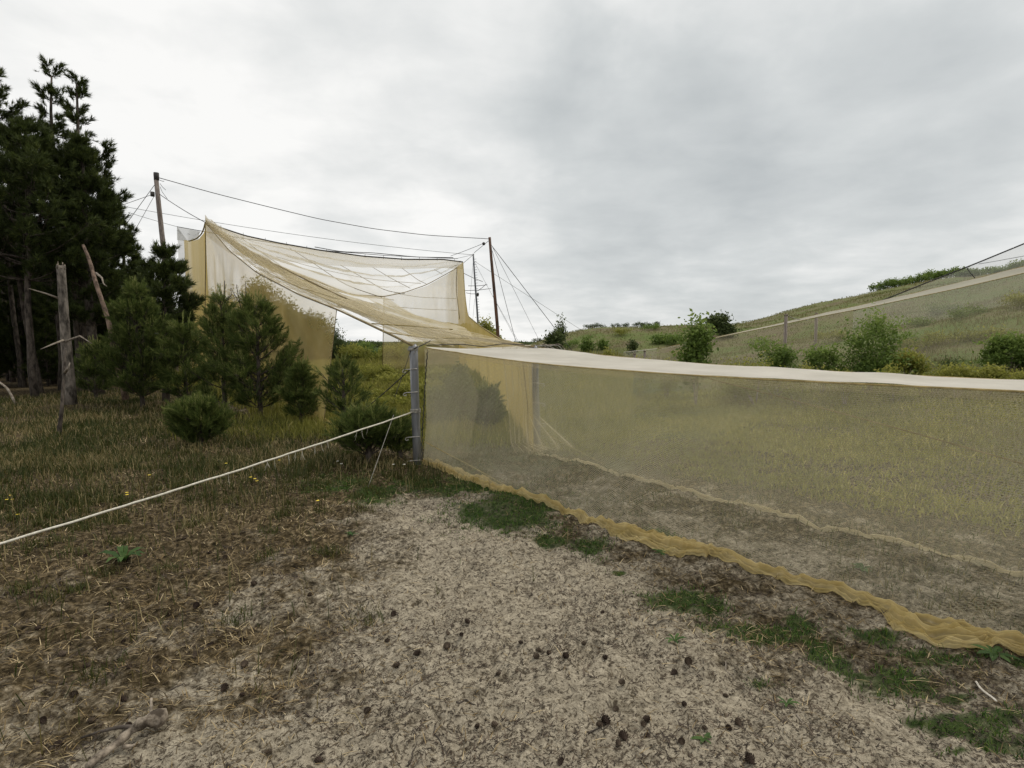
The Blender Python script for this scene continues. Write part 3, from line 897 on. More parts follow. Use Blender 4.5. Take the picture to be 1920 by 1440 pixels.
for s_ in ([(470, 458, 25), (520, 492, 22), (575, 530, 18.5), (640, 556, 16)],
           [(545, 465, 27), (600, 500, 23), (650, 535, 20), (718, 557, 18)],
           [(640, 497, 28), (690, 525, 25), (725, 546, 23), (760, 550, 22)],
           [(700, 501, 29), (735, 522, 27), (770, 540, 26)],
           [(755, 503, 29.5), (785, 525, 28), (800, 532, 27.5)],
           [(815, 505, 30), (830, 514, 30)]):
    cord('seam_cord', smoothline([at(*q) + np.array([0, -.12, -.02]) for q in s_], 14, 2), .012, M['seam'], troof)
for s_ in ([(520, 482, 26), (600, 505, 25.5), (700, 525, 25), (790, 532, 27)], [(740, 550, 25), (790, 558, 26), (856, 560, 28)], [(730, 575, 25), (800, 580, 26), (858, 582, 28)],
           [(600, 540, 16), (680, 556, 17), (740, 563, 20)], [(480, 500, 18.4), (560, 538, 14.6), (650, 565, 11.8)], [(520, 520, 15.8), (610, 560, 12.3), (720, 600, 9.4)],
           [(700, 607, 9), (780, 612, 8.8), (850, 618, 8.7)], [(720, 622, 8.5), (800, 634, 8.3), (880, 634, 8.4)]):
    cord('seam_cord', smoothline([at(*q) + np.array([0, -.1, 0]) for q in s_], 16, 2), .009, M['hemrope'], troof)
# band: the roof's folded top border under the cable
bd = resample(ab, 80).copy(); bd2 = bd.copy()
bd2[:, 2] -= np.interp(np.linspace(0, 1, 80), [0, .08, .25, .6, .95, 1], [.55, 1.0, .80, .52, .42, .35])
net_patch('roof_border', bd, bd2, 80, 10, M['net_inner'], trap, wrinkle(5, .15, 33, (0, -1, 0)))
# lashings along the cable
for i in range(4, 78, 6):
    cord('lashing', [ab[i] + [0, 0, .12], ab[i] + [0, 0, -.05]], .010, M['darkcord'], cab_o, 4)

# ------------------------------------------------------------------ poles, mast, wires
def pole(name, base, top, r0, r1, mat, label, cat='pole', n=7):
    t = empty(name, base, label, cat)
    b = QB()
    L = np.linspace(0, 1, n)[:, None] * (np.asarray(top) - np.asarray(base))
    L[:, 0] += .03 * np.sin(np.linspace(0, 5, n)); L[0, 2] -= .3
    b.tube(L, np.linspace(r0, r1, n), 12)
    b.build('shaft', mat, t)
    return t
lp_top = at(293, 326, 27.0); lp_b = at(330, 700, 27.0); lp_b[2] = gz(lp_b[0], 27.0) 
lpole = pole('wooden_pole', lp_b, lp_top, .135, .095, M['pole'], 'tall weathered wooden pole standing among the pines')
b = QB(); e = lp_top - lp_b; b.tube([e + [0, 0, -.28], e + [0, 0, .05]], [.115, .115], 10); b.build('pole_cap', M['darkcord'], lpole)
b = QB(); e = at(290, 364, 26.85) - lp_b; b.tube([e + [-.1, 0, -.1], e + [-.1, 0, .1]], [.09, .09], 8); b.build('pulley', M['darkcord'], lpole)
for k in range(3):
    e = at(300, 338 + 6 * k, 26.85) - lp_b
    b = QB(); b.tube([e, e + [.12, -.05, -.05 - .1 * k], e + [.22 + .06 * k, -.05, -.06 - .25 * k]], .012, 4); b.build('rope_end', M['darkcord'], lpole)
rp_top = at(919, 445, 33.0); rp_b = at(937, 660, 33.0); rp_b[2] = gz(rp_b[0], 33.0)
rpole = pole('wooden_pole', rp_b, rp_top, .105, .075, M['darkpole'], 'slender dark brown pole with guy wires beside the big funnel trap')
m_top = at(888, 476, 46.0); m_b = at(899, 650, 46.0); m_b[2] = gz(m_b[0], 46.0)
mast = pole('antenna_mast', m_b, m_top, .09, .06, M['greysteel'], 'thin grey antenna mast with crossarms behind the funnel trap', 'mast')
for (x0, y0, x1, y1) in ((869, 512, 905, 528), (878, 536, 914, 534), (870, 545, 921, 541), (874, 549, 893, 551), (896, 545, 912, 532)):
    b = QB(); b.tube(np.array([at(x0, y0, 45.9), at((x0 + x1) / 2, (y0 + y1) / 2 + 1, 45.85), at(x1, y1, 45.9)]) - m_b, .022, 4)
    b.build('crossarm', M['greysteel'], mast)
for py in range(486, 620, 5):
    x = 888 + (py - 476) * 11 / 174
    b = QB(); b.tube(np.array([at(x, py, 45.9), at(x + 4.5, py - .5, 45.9)]) - m_b, .014, 4)
    b.build('climbing_rung', M['greysteel'], mast)
b = QB(); e = at(896, 552, 45.85) - m_b; b.tube([e + [0, 0, -.14], e, e + [0, 0, .14]], [.06, .1, .06], 8); b.build('insulator', M['darkcord'], mast)

W_ = wire
W_(smoothline([at(297, 333, 27), at(400, 362, 28), at(500, 387, 29), at(600, 411, 30), at(700, 429, 31), at(800, 441, 32), at(919, 448, 33)], 50, 3), .017, 'long sagging cable from the wooden pole top to the slender dark pole', 'wire', 'cable')
W_(sagline(at(299, 364, 27), A, .05), .016, 'short taut cable from the wooden pole to the net trap high corner', 'wire', 'cable')
W_(sagline(at(291, 345, 27), at(215, 450, 26), 0), .012, 'guy wire running steeply from the wooden pole into the pines')
W_(sagline(at(290, 363, 27), at(180, 402, 27), 0), .012, 'guy wire running almost level from the wooden pole into the pines')
W_(sagline(at(290, 366, 27), at(240, 455, 24), 0), .012, 'guy wire from the wooden pole pulley down into the pines')
W_(sagline(at(200, 381, 40), at(889, 478, 46), .35), .016, 'thin far cable running from the pines to the antenna mast', 'greywire', 'cable')
W_(sagline(at(240, 398, 35), C_, .02), .014, 'thin far cable from the pines to the rear wing of the trap', 'greywire', 'cable')
W_(smoothline([C_, at(450, 446, 38), at(600, 469, 40), at(720, 479, 42), at(858, 485, 44)], 40, 3), .022, 'dark rear cable carrying the far edge of the funnel trap', 'wire', 'cable')
W_(smoothline([at(590, 463, 34), at(640, 472, 34), at(700, 474, 34), at(780, 482, 34), at(850, 483, 34)], 40, 3), .022, 'second rope slung just above the trap front cable', 'wire', 'cable')
W_(sagline(at(868, 494, 31), at(889, 476, 34), .0), .016, 'short rope from the trap corner to its pulley near the mast top', 'wire', 'cable')
W_(sagline(at(889, 474, 34), at(918, 450, 33), 0), .016, 'short rope from the mast top up to the dark pole head', 'wire', 'cable')
W_(sagline(at(845, 480, 36), at(907, 456, 33.2), 0.02), .014, 'thin rope from the black pulley to the trap rear edge', 'wire', 'cable')
W_(sagline(at(855, 485, 38), at(885, 478, 44), 0.0), .012, 'thin line between the trap rear corner and antenna mast', 'wire', 'cable')
pu = at(907, 457, 33)
b = QB()
a_ = np.linspace(0, math.pi, 7)
b.tube(np.stack([np.zeros(7), np.zeros(7), -.09 * np.cos(a_)], 1), .01 + .085 * np.sin(a_), 12)
tag(b.build('pulley', M['darkcord'], None, pu), 'round black pulley block hanging on a rope near the dark pole head', 'pulley')
def gnd_at(px, Y):
    d = cam_dir(px, 640)
    x = d[0] / d[1] * Y
    return np.array([x, Y, gz(x, Y)])
W_(sagline(at(923, 462, 33), gnd_at(1078, 35), 0), .018, 'steep guy wire from the dark pole down towards the dark conifer bush')
W_(sagline(at(923, 470, 33), gnd_at(978, 32), 0), .013, 'guy wire from the dark pole down behind the tunnel roof')
W_(sagline(at(922, 440 + 20, 33), gnd_at(1012, 45), 0), .012, 'thin guy wire from the dark pole to the dune foot')
W_(sagline(at(890, 490, 46), gnd_at(1090, 48), 0), .014, 'thin guy wire from the antenna mast to the dune slope', 'greywire')
W_(sagline(at(890, 492, 46), gnd_at(975, 45), 0), .012, 'thin guy wire from antenna mast passing behind the dark pole', 'greywire')
W_(sagline(at(890, 560, 46), gnd_at(880, 44), 0), .010, 'thin guy wire hanging almost upright beside the antenna mast', 'greywire')
W_(sagline(at(887, 492, 46), gnd_at(872, 48), 0), .010, 'thin guy wire left of the mast crossarms', 'greywire')
W_(sagline(at(924, 555, 33), gnd_at(1000, 30), 0), .010, 'thin short guy wire from the middle of the dark pole')

# ------------------------------------------------------------------ second net structure on the dune slope
hn = empty('hillside_net_tunnel', (0, 0, 0), 'long pale net tunnel climbing the dune slope behind the bushes', 'net tunnel')
ht_px = [(1234, 654, 23), (1310, 640, 21.6), (1400, 622, 20.2), (1475, 607, 19), (1545, 592, 18), (1620, 578, 17), (1700, 561, 16.2), (1800, 540, 15.2), (1920, 512, 14.2), (2080, 474, 13)]
htop = smoothline([at(*q) for q in ht_px], 60, 1)
hbot = np.array([[p[0], p[1], gz(p[0], p[1]) + .0] for p in htop])
net_patch('side_panel', htop, hbot, 80, 14, M['net_hill'], hn, lambda U, W, P: ((fbm(U * 16, W * 3, 3) - .5) * .1 * np.sin(W * math.pi))[..., None] * np.array([.6, -.8, 0]))
thick = np.interp(np.linspace(0, 1, 60), [0, .3, .6, 1], [.07, .11, .16, .22])
hr = htop + np.array([.9, 1.3, 0]); hr[:, 2] += thick * 1.35
net_patch('roof_panel', hr, htop, 60, 8, M['net_hillband'], hn, roof_disp)
hb2 = np.array([[p[0], p[1], gz(p[0], p[1])] for p in hr])
cord('edge_cord', htop, .010, M['hemrope'], hn)
cord('edge_cord', hr, .010, M['hemrope'], hn)
end_t = [at(1169, 661, 24), at(1232, 654.5, 23)]
end_b = [np.array([p[0], p[1], gz(p[0], p[1])]) for p in end_t]
net_patch('end_panel', end_t, end_b, 10, 8, M['net_hillband'], hn)
cord('edge_cord', np.array(end_t) + [0, 0, .01], .015, M['rope'], hn)
# the higher net beyond it, stretched from a cable above the crest
un = empty('upper_slope_net', (0, 0, 0), 'sheer grey net rising above the dune crest from a taut black cable', 'net')
ut = smoothline([at(1600, 583, 27), at(1660, 561, 26), at(1740, 529, 25), at(1830, 494, 24), at(1920, 457, 23), at(2080, 390, 21.5)], 50, 1)
ub = np.array([[p[0], p[1], min(gz(p[0], p[1]) - .02, p[2] - .05)] for p in ut])
net_patch('net_sheet', ut, ub, 60, 14, M['net_grey'], un)
cord('edge_cable', ut, .028, M['darkcord'], un)
cord('seam_cord', smoothline([at(1813, 501, 24), at(1816, 508, 24), at(1823, 515, 24), at(1829, 523, 24)], 10, 1), .018, M['wire'], un)
cord('seam_cord', smoothline([at(1835, 495, 23.9), at(1860, 491, 23.7), at(1920, 480, 22.9), at(2080, 452, 21.4)], 14, 1), .010, M['wire'], un)
def short_post(px, py0, Y, r, label):
    p = at(px, py0, Y); g = gz(p[0], Y)
    t = empty('slope_post', (p[0], Y, g), label, 'post', 'posts of the slope net')
    b = QB(); b.tube([[0, 0, -.2], [0, 0, .5], [0, 0, p[2] - g]], [r, r, r], 10); b.build('shaft', M['pole'], t)
    b = QB(); b.tube([[0, 0, p[2] - g - .06], [0, 0, p[2] - g + .01]], [r * 1.12, r * 1.12], 10); b.build('cap', M['deadwood'], t)
    return t
short_post(1474, 589, 18.2, .05, 'grey round post in front of the slope net above green bushes')
short_post(1531, 587, 21.0, .055, 'short stubby post head behind the slope net roof')
short_post(1190, 662, 23.2, .05, 'small dark post at the open end of the slope net')
short_post(1209, 657, 23.0, .045, 'small post just inside the end panel of the slope net')
W_(sagline(at(1474, 590, 18.2), at(1500, 599, 19.0), .03), .012, 'short slack rope from the grey round post to the slope net', 'greyrope', 'guy_line', cat='cord')
W_(sagline(at(1530, 590, 21), at(1512, 601, 20), .02), .012, 'short slack rope below the stubby post head', 'greyrope', 'guy_line', cat='cord')

# ------------------------------------------------------------------ foliage tools
def tuft_template(n, L, ln, wd, spread=.9, seed=1):
    r = np.random.default_rng(seed)
    s = r.uniform(0, 1, n) ** .8
    az = r.uniform(0, 2 * math.pi, n)
    tilt = r.uniform(.35, 1.0, n) * spread * (1.15 - .5 * s)
    base = np.stack([np.zeros(n), np.zeros(n), s * L], 1)
    dr = np.stack([np.sin(tilt) * np.cos(az), np.sin(tilt) * np.sin(az), np.cos(tilt)], 1)
    sd = np.cross(dr, r.normal(size=(n, 3))); sd /= np.linalg.norm(sd, axis=1)[:, None]
    ll = ln * r.uniform(.7, 1.15, n)
    V = np.stack([base - sd * wd / 2, base + sd * wd / 2, base + dr * ll[:, None]], 1).reshape(-1, 3)
    return V

def assemble(tmpls, pos, axis, scale, rnd, seed=0, spread_rnd=.12):
    r = np.random.default_rng(seed)
    n = len(pos)
    axis = axis / (np.linalg.norm(axis, axis=1)[:, None] + 1e-9)
    ref = r.normal(size=(n, 3))
    e1 = np.cross(axis, ref); e1 /= np.linalg.norm(e1, axis=1)[:, None] + 1e-9
    e2 = np.cross(axis, e1)
    R = np.stack([e1, e2, axis], -1)                       # n,3,3
    Vs, Rn = [], []
    which = r.integers(0, len(tmpls), n)
    for k, tv in enumerate(tmpls):
        m = which == k
        if not m.any():
            continue
        V = np.einsum('nij,vj->nvi', R[m], tv) * scale[m][:, None, None] + pos[m][:, None, :]
        Vs.append(V.reshape(-1, 3))
        q = np.repeat(rnd[m], len(tv)).reshape(-1, len(tv)) + np.repeat(r.normal(0, spread_rnd, (m.sum(), len(tv) // 3)), 3, axis=1)
        Rn.append(np.clip(q.ravel(), 0, 1))
    V = np.concatenate(Vs); T = np.arange(len(V)).reshape(-1, 3)
    return V, T, np.concatenate(Rn)

TB = [tuft_template(20, .10, .11, .013, 1.05, 100 + i) for i in range(4)]          # big pines
TY = [tuft_template(34, .16, .075, .0065, .85, 200 + i) for i in range(4)]         # young pines
TC = [tuft_template(22, .20, .04, .009, .5, 300 + i) for i in range(2)]           # upright candles

def pine(name, label, base, Ht, cb, R, nwh, nbr, mat_trunk, mat_need, kind='big', seed=0, lean=None, r0=.14, prof=None, ntw=10, tsc=1.0, group=None, top_sparse=0.0, up=.25, azlim=None, spine=None, thin=None):
    r = np.random.default_rng(seed)
    t = empty(name, base, label, 'pine tree', group)
    zz = np.linspace(0, 1, 10)
    if spine is None:
        sp = np.stack([np.cumsum(r.normal(0, .012 * Ht, 10)) * .5, np.cumsum(r.normal(0, .012 * Ht, 10)) * .5, zz * Ht], 1)
        sp -= sp[0]
        if lean is not None:
            sp[:, 0] += lean[0] * zz; sp[:, 1] += lean[1] * zz
    else:
        sp = spine
    sp[0, 2] = -.15
    q = QB()
    q.tube(sp, r0 * (1 - zz * .9) + .008, 9)
    P, Ax, Sc, Rn = [], [], [], []
    prof = prof or (lambda f: (1 - f) ** .75 * (.55 + .45 * min(f / .18, 1)))
    for wv in range(nwh):
        f = (wv + r.uniform(.1, .9)) / nwh
        hz = cb + (1 - cb) * f
        c = np.array([np.interp(hz, zz, sp[:, k]) for k in range(3)])
        c[2] = hz * Ht
        nb = max(2, int(round(nbr * r.uniform(.7, 1.3) * (1 - top_sparse * f))))
        a0 = r.uniform(0, 7)
        for k in range(nb):
            az = a0 + k * 2 * math.pi / nb + r.normal(0, .3)
            L = R * prof(f) * r.uniform(.65, 1.2)
            if L < .06:
                continue
            el = up + .55 * f + r.normal(0, .10)
            dh = np.array([math.cos(az), math.sin(az), 0])
            ss = np.linspace(0, 1, 5)
            droop = (.10 if kind == 'big' else .0)
            bend = .25 if kind != 'big' else .12
            br = c + dh * (ss * L * math.cos(el))[:, None] + np.array([0, 0, 1.0]) * (ss * L * math.sin(el) - droop * L * ss * (1 - ss) * 2 + bend * L * ss ** 2)[:, None]
            q.tube(br, np.linspace(max(.007, .012 * L + .004), .004, 5), 4, cap=False)
            m = max(3, int(ntw * (1 if kind == 'big' else .9) * (L / R) ** .8 * r.uniform(.8, 1.25)))
            if thin and f > thin:
                m = max(3, m // 2)
            ts = r.uniform(.30 if kind == 'big' else .18, 1.0, m) ** .8
            for s in ts:
                pb0 = np.array([np.interp(s, ss, br[:, j]) for j in range(3)])
                lat = np.cross(dh, [0, 0, 1]) * r.choice([-1, 1])
                tl = L * r.uniform(.12, .34) * (1.15 - s * .7)
                td = dh * r.uniform(.3, .9) + lat * r.uniform(.2, 1.0) + np.array([0, 0, r.uniform(.0, .6)])
                td /= np.linalg.norm(td)
                tip = pb0 + td * tl
                if kind != 'big' or r.random() < .4:
                    q.tube(np.array([pb0, tip]), [.005, .003], 3, cap=False)
                nt_ = 5 if kind == 'big' else 3
                for j in range(nt_):
                    g = r.uniform(.35, 1.0) if j else 1.0
                    P.append(pb0 + (tip - pb0) * g + r.normal(0, .045 if kind == 'big' else .02, 3))
                    a = td * .8 + np.array([0, 0, r.uniform(.25, .9)]) + r.normal(0, .3, 3)
                    Ax.append(a)
                    Sc.append(tsc * r.uniform(.8, 1.3) * (1 if kind == 'big' else r.uniform(.7, 1.0)))
                    # outer, upper shoots are younger and lighter
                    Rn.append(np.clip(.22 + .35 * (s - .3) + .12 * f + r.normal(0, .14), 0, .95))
    tm = TB if kind == 'big' else TY
    P, Ax, Sc, Rn = np.array(P), np.array(Ax), np.array(Sc), np.array(Rn)
    V, T, RR = assemble(tm, P, Ax, Sc, Rn, seed)
    if kind != 'big':
        # candles: this year's upright shoots
        top = np.array([sp[-1] + [0, 0, -.02]] + [sp[-1] + [r.normal(0, .05), r.normal(0, .05), -.05] for _ in range(3)])
        sel = r.random(len(P)) < .22
        cp = np.concatenate([top, P[sel]])
        ca = np.stack([r.normal(0, .12, len(cp)), r.normal(0, .12, len(cp)), np.ones(len(cp))], 1)
        cs = np.concatenate([np.full(4, 1.5), r.uniform(.5, 1.0, sel.sum())])
        V2, T2, R2 = assemble(TC, cp, ca, cs * tsc, np.full(len(cp), .85), seed + 1)
        T = np.concatenate([T, T2 + len(V)]); V = np.concatenate([V, V2]); RR = np.concatenate([RR, R2])
    q.build('trunk', mat_trunk, t)
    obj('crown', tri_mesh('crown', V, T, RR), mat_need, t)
    return t

def copy_tree(o, parent=None):
    c = o.copy(); COL.objects.link(c); c.parent = parent
    for ch in o.children:
        copy_tree(ch, c)
    return c

def gp(px, Y):
    """ground point at a bearing and distance"""
    return gnd_at(px, Y)

# ------------------------------------------------------------------ pines of the wood at the left
def htop_(px, py, Y):
    return at(px, py, Y)[2]
def big(px, Y, topy, cb, R, label, seed, **kw):
    b = gp(px, Y)
    Ht = htop_(px, topy, Y) - b[2]
    return pine('pine_tree', label, b, Ht, cb, R, kw.pop('nwh', 16), kw.pop('nbr', 6), kw.pop('bark', M['bark']), M['needle'], 'big', seed, tsc=1.3, **kw)
p1 = big(-25, 17, 108, .30, 3.0, 'tallest dark pine of the wood with a broad dense crown', 11, r0=.19, ntw=17, nwh=18)
p2 = big(114, 18.5, 140, .38, 1.7, 'pine with a thin bare leader rising beside a twin leader', 12, r0=.16, ntw=15, nwh=16, prof=lambda f: (.35 + .65 * min(f / .2, 1)) * (1 - f * .25) if f < .50 else .20, top_sparse=.45, thin=.50)
p3 = big(166, 18.2, 158, .35, 1.35, 'pine with a sparse crooked leader above a full crown', 13, r0=.16, ntw=15, nwh=16, prof=lambda f: (.35 + .65 * min(f / .2, 1)) * (1 - f * .30) if f < .60 else .20, top_sparse=.4, thin=.60)
p4 = big(182, 17.0, 262, .25, 1.5, 'rounded dense pine at the corner of the wood', 14, r0=.15, ntw=16, nwh=15)
p5 = big(60, 16.0, 235, .42, 2.6, 'leafy dark pine standing between the tallest pine and the leaders', 15, r0=.10, ntw=16, nwh=14)
p6 = big(230, 19.5, 405, .20, 1.15, 'lower dark pine leaning out from the wood towards the pole', 16, r0=.12, ntw=16, nwh=14)
p7 = big(305, 14.6, 455, .22, 1.15, 'small open-branched pine growing in front of the wooden pole', 17, r0=.09, ntw=15, nwh=11, nbr=5, lean=(.25, 0))
# darker stand behind
proto = [p1, p4, p6]
BG = [(-160, 24, .9), (-60, 26, .85), (20, 25, .8), (75, 30, .85), (120, 27, .7), (165, 34, .8), (-20, 33, 1.0), (-330, 19, 1.0), (-200, 17, .95), (40, 38, .95), (205, 26, .55), (110, 40, .9), (-10, 28, .9), (55, 23, .75), (95, 21.5, .6), (150, 24, .62), (-90, 30, 1), (10, 45, 1.1), (80, 46, 1.0), (140, 44, .9), (180, 40, .72), (215, 36, .6), (-60, 40, 1.1), (35, 20, .62)]
for i, (px, Y, s) in enumerate(BG):
    o = copy_tree(proto[i % 2])
    o.location = tuple(gp(px, Y)); o.rotation_euler = (0, 0, 1.3 * i + .5)
    o.scale = (s, s, s)
    o['label'] = 'shaded pine in the stand behind the front row of the wood'
    o['group'] = 'pines deep in the wood'
# undergrowth pines closing the wood low down
und = pine('pine_sapling', 'shade-grown young pine in the undergrowth of the wood', gp(60, 21), 3.2, .03, 1.3, 9, 6, M['bark'], M['needle'], 'big', 71, r0=.05, ntw=13, group='undergrowth pines of the wood')
for i, (px, Y, s) in enumerate([(-40, 20, 1.0), (10, 23, 1.1), (150, 22, 1.0), (110, 24, 1.2), (200, 21, .9), (-120, 18, 1.0), (175, 19, .75), (85, 20, .7), (30, 27, 1.2), (150, 28, 1.3), (235, 23, 1.0), (-5, 30, 1.4), (90, 33, 1.4), (50, 36, 1.7), (120, 37, 1.7), (170, 36, 1.6), (10, 36, 1.8), (215, 31, 1.4), (-60, 25, 1.3), (190, 26, 1.3), (130, 31, 1.5), (70, 26, 1.2), (250, 27, 1.2), (265, 22, 1.0)]):
    o = copy_tree(und)
    o.location = tuple(gp(px, Y)); o.rotation_euler = (0, 0, 2.1 * i); o.scale = (s, s, s)

# bare trunks in front
def trunk_thing(name, label, pts, radii, mat, cat, stubs=(), group=None):
    pts = np.array(pts); base = pts[0].copy()
    base[2] = gz(base[0], base[1])
    t = empty(name, base, label, cat, group)
    b = QB(); P = smoothline(pts - base, 14, 1); P[0, 2] -= .1
    b.tube(P, np.interp(np.linspace(0, 1, 14), np.linspace(0, 1, len(radii)), radii) * (1 + .1 * (vn(np.arange(14) * 1.3, np.zeros(14), 5) - .5)), 12)
    b.build('trunk', mat, t)
    for s in stubs:
        b = QB(); s = np.array([at(*k) for k in s]) - base
        b.tube(s, np.linspace(.03, .008, len(s)), 5)
        b.build('dead_branch', M['twig'], t)
    return t
sY = 13.2
sg = trunk_thing('broken_snag', 'thick broken snag with pale stripped bark at the edge of the wood', [at(131, 750, sY), at(128, 690, sY), at(122, 620, sY), at(118, 560, sY), at(114, 498, sY)], [.14, .115, .10, .09, .085], M['palebark'], 'snag',
            stubs=[[(112, 560, sY), (85, 550, sY - .2), (54, 541, sY - .4)], [(124, 640, sY - .1), (150, 630, sY - .5), (172, 644, sY - .6)], [(124, 636, sY), (98, 646, sY - .5), (76, 655, sY - .7)]])
b = QB()
for k in range(7):
    a = k * .9
    p0 = at(114, 500, sY) - np.array(sg.location) + np.array([.07 * math.cos(a), .07 * math.sin(a), -.05])
    b.tube([p0, p0 + np.array([.01, 0, .06 + .05 * (k % 3)])], [.03, .006], 5)
b.build('splintered_top', M['deadwood'], sg)
lY = 14.2
trunk_thing('leaning_trunk', 'bent reddish pine trunk leaning into the wood', [at(236, 742, lY), at(225, 700, lY), at(212, 660, lY + .1), at(207, 610, lY + .3), at(190, 560, lY + .5), at(177, 525, lY + .7), at(170, 490, lY + .9), at(156, 460, lY + 1.1)], [.075, .068, .06, .055, .052, .048, .042, .035], M['redbark'], 'tree trunk',
            stubs=[[(180, 512, lY + .6), (191, 521, lY + .3), (194, 532, lY + .2), (200, 537, lY)]])
trunk_thing('dead_sapling', 'thin dark dead sapling stem in front of the snag', [at(110, 812, 9.6), at(116, 770, 9.6), at(118, 730, 9.7), at(121, 690, 9.8), at(123, 655, 9.9)], [.035, .03, .025, .02, .012], M['bark'], 'tree trunk', stubs=[[(120, 700, 9.8), (128, 690, 9.7), (131, 680, 9.7)]])
for i, (px0, px1, Y, r) in enumerate([(70, 28, 17.5, .10), (40, 12, 19.5, .09), (148, 135, 18, .09), (160, 152, 20.5, .08), (98, 90, 23, .12), (20, 2, 22, .10), (188, 180, 22, .09)]):
    trunk_thing('bare_pine', 'shaded straight pine trunk rising into the dark canopy', [gp(px0, Y), at((px0 + px1) / 2, 600, Y), at(px1, 470, Y), at(px1 - 4, 380, Y)], [r, r * .85, r * .7, r * .6], M['bark'], 'tree trunk', group='straight trunks in the dark wood')
trunk_thing('fallen_branch', 'thin grey fallen branch leaning at the edge of the wood', [at(27, 752, 14.2), at(14, 728, 14.3), at(-10, 710, 14.5)], [.03, .025, .02], M['twig'], 'branch')

# ------------------------------------------------------------------ young pines
def young(px, Y, topy, R, label, seed, basey=None, **kw):
    b = gp(px, Y)
    Ht = htop_(px, topy, Y) - b[2]
    return pine('young_pine', label, b, Ht, kw.pop('cb', .06), R, kw.pop('nwh', 9), kw.pop('nbr', 6), M['bark'], M['needle_y'], 'young', seed, r0=kw.pop('r0', .045), up=kw.pop('up', .35), **kw)
yp = lambda f: (1 - f) ** .6 * (.6 + .4 * min(f / .2, 1))
young(482, 11.8, 572, .98, 'dense young pine with bare candles against the golden net', 21, ntw=19, nwh=12, nbr=7, prof=yp, tsc=1.15)
young(418, 12.2, 560, .75, 'young pine with tall dead tip beside the denser young pine', 22, ntw=17, nwh=10, prof=yp, tsc=1.15)
young(262, 13.4, 545, .95, 'young pine with light upright shoots under the wood edge', 23, ntw=20, nwh=12, nbr=7, prof=yp, tsc=1.2)
young(345, 13.2, 610, .75, 'bushy young pine squeezed between two taller young pines', 24, ntw=18, nwh=9, prof=yp, tsc=1.15)
young(562, 11.0, 692, .42, 'low spreading pine with a lopsided upturned branch', 25, ntw=14, nwh=7, prof=yp, tsc=1.05)
young(176, 15.6, 650, .7, 'low dark young pine crouching beside the leaning trunk', 26, ntw=15, nwh=7, prof=yp, tsc=1.1)
young(642, 9.5, 692, .52, 'small open young pine with clear stem behind the white rope', 27, ntw=8, nwh=6, nbr=5, cb=.22, prof=lambda f: (1 - f) ** .5 * (.55 + .45 * min(f / .25, 1)), tsc=1.0)
young(368, 8.6, 768, .40, 'round bushy little pine standing alone in the dry grass', 28, ntw=15, nwh=8, nbr=7, cb=.02, prof=lambda f: (1 - f ** 2) ** .6 * .95, tsc=1.0)
young(688, 7.35, 800, .42, 'wide young pine bush crowding the steel post', 29, ntw=14, nwh=7, nbr=8, cb=.0, prof=lambda f: (1 - f ** 2) ** .55, tsc=.95, up=.55)
young(745, 7.6, 800, .32, 'narrow pine seedling close against the steel post', 30, ntw=10, nwh=5, nbr=5, cb=.0, tsc=.9, up=.6)
young(912, 10.0, 735, .36, 'small young pine inside the tunnel entrance behind the nets', 31, ntw=12, nwh=8, nbr=6, cb=.0, prof=lambda f: (1 - f) ** .6, tsc=1.0, up=.5)
# bare tip of the dead leader
dt = empty('dead_leader', at(418, 600, 12.2), 'bare dead pine leader sticking up above the young pines', 'branch')
b = QB()
for (pts, r) in (([(418, 600), (420, 560), (421, 526)], .016), ([(420, 572), (408, 556), (404, 552)], .01), ([(420, 570), (434, 553), (432, 540)], .01), ([(452, 580), (447, 556), (443, 533)], .01), ([(455, 575), (461, 550), (460, 529)], .01), ([(448, 566), (437, 548), (434, 540)], .008)):
    b.tube(np.array([at(x, y, 12.2) for x, y in pts]) - np.array(dt.location), [r, r * .8, r * .5], 5)
b.build('stem', M['bark'], dt)

# ------------------------------------------------------------------ broadleaf bushes
def leaf_template(n, rad, sz, seed):
    r = np.random.default_rng(seed)
    c = r.normal(0, rad, (n, 3))
    dr = r.normal(size=(n, 3)); dr /= np.linalg.norm(dr, axis=1)[:, None]
    sd = np.cross(dr, r.normal(size=(n, 3))); sd /= np.linalg.norm(sd, axis=1)[:, None]
    s = sz * r.uniform(.7, 1.3, n)[:, None]
    V = np.stack([c - dr * s * .5, c + sd * s * .28, c + dr * s * .5, c - dr * s * .5, c + dr * s * .5, c - sd * s * .28], 1)
    return V.reshape(-1, 3)

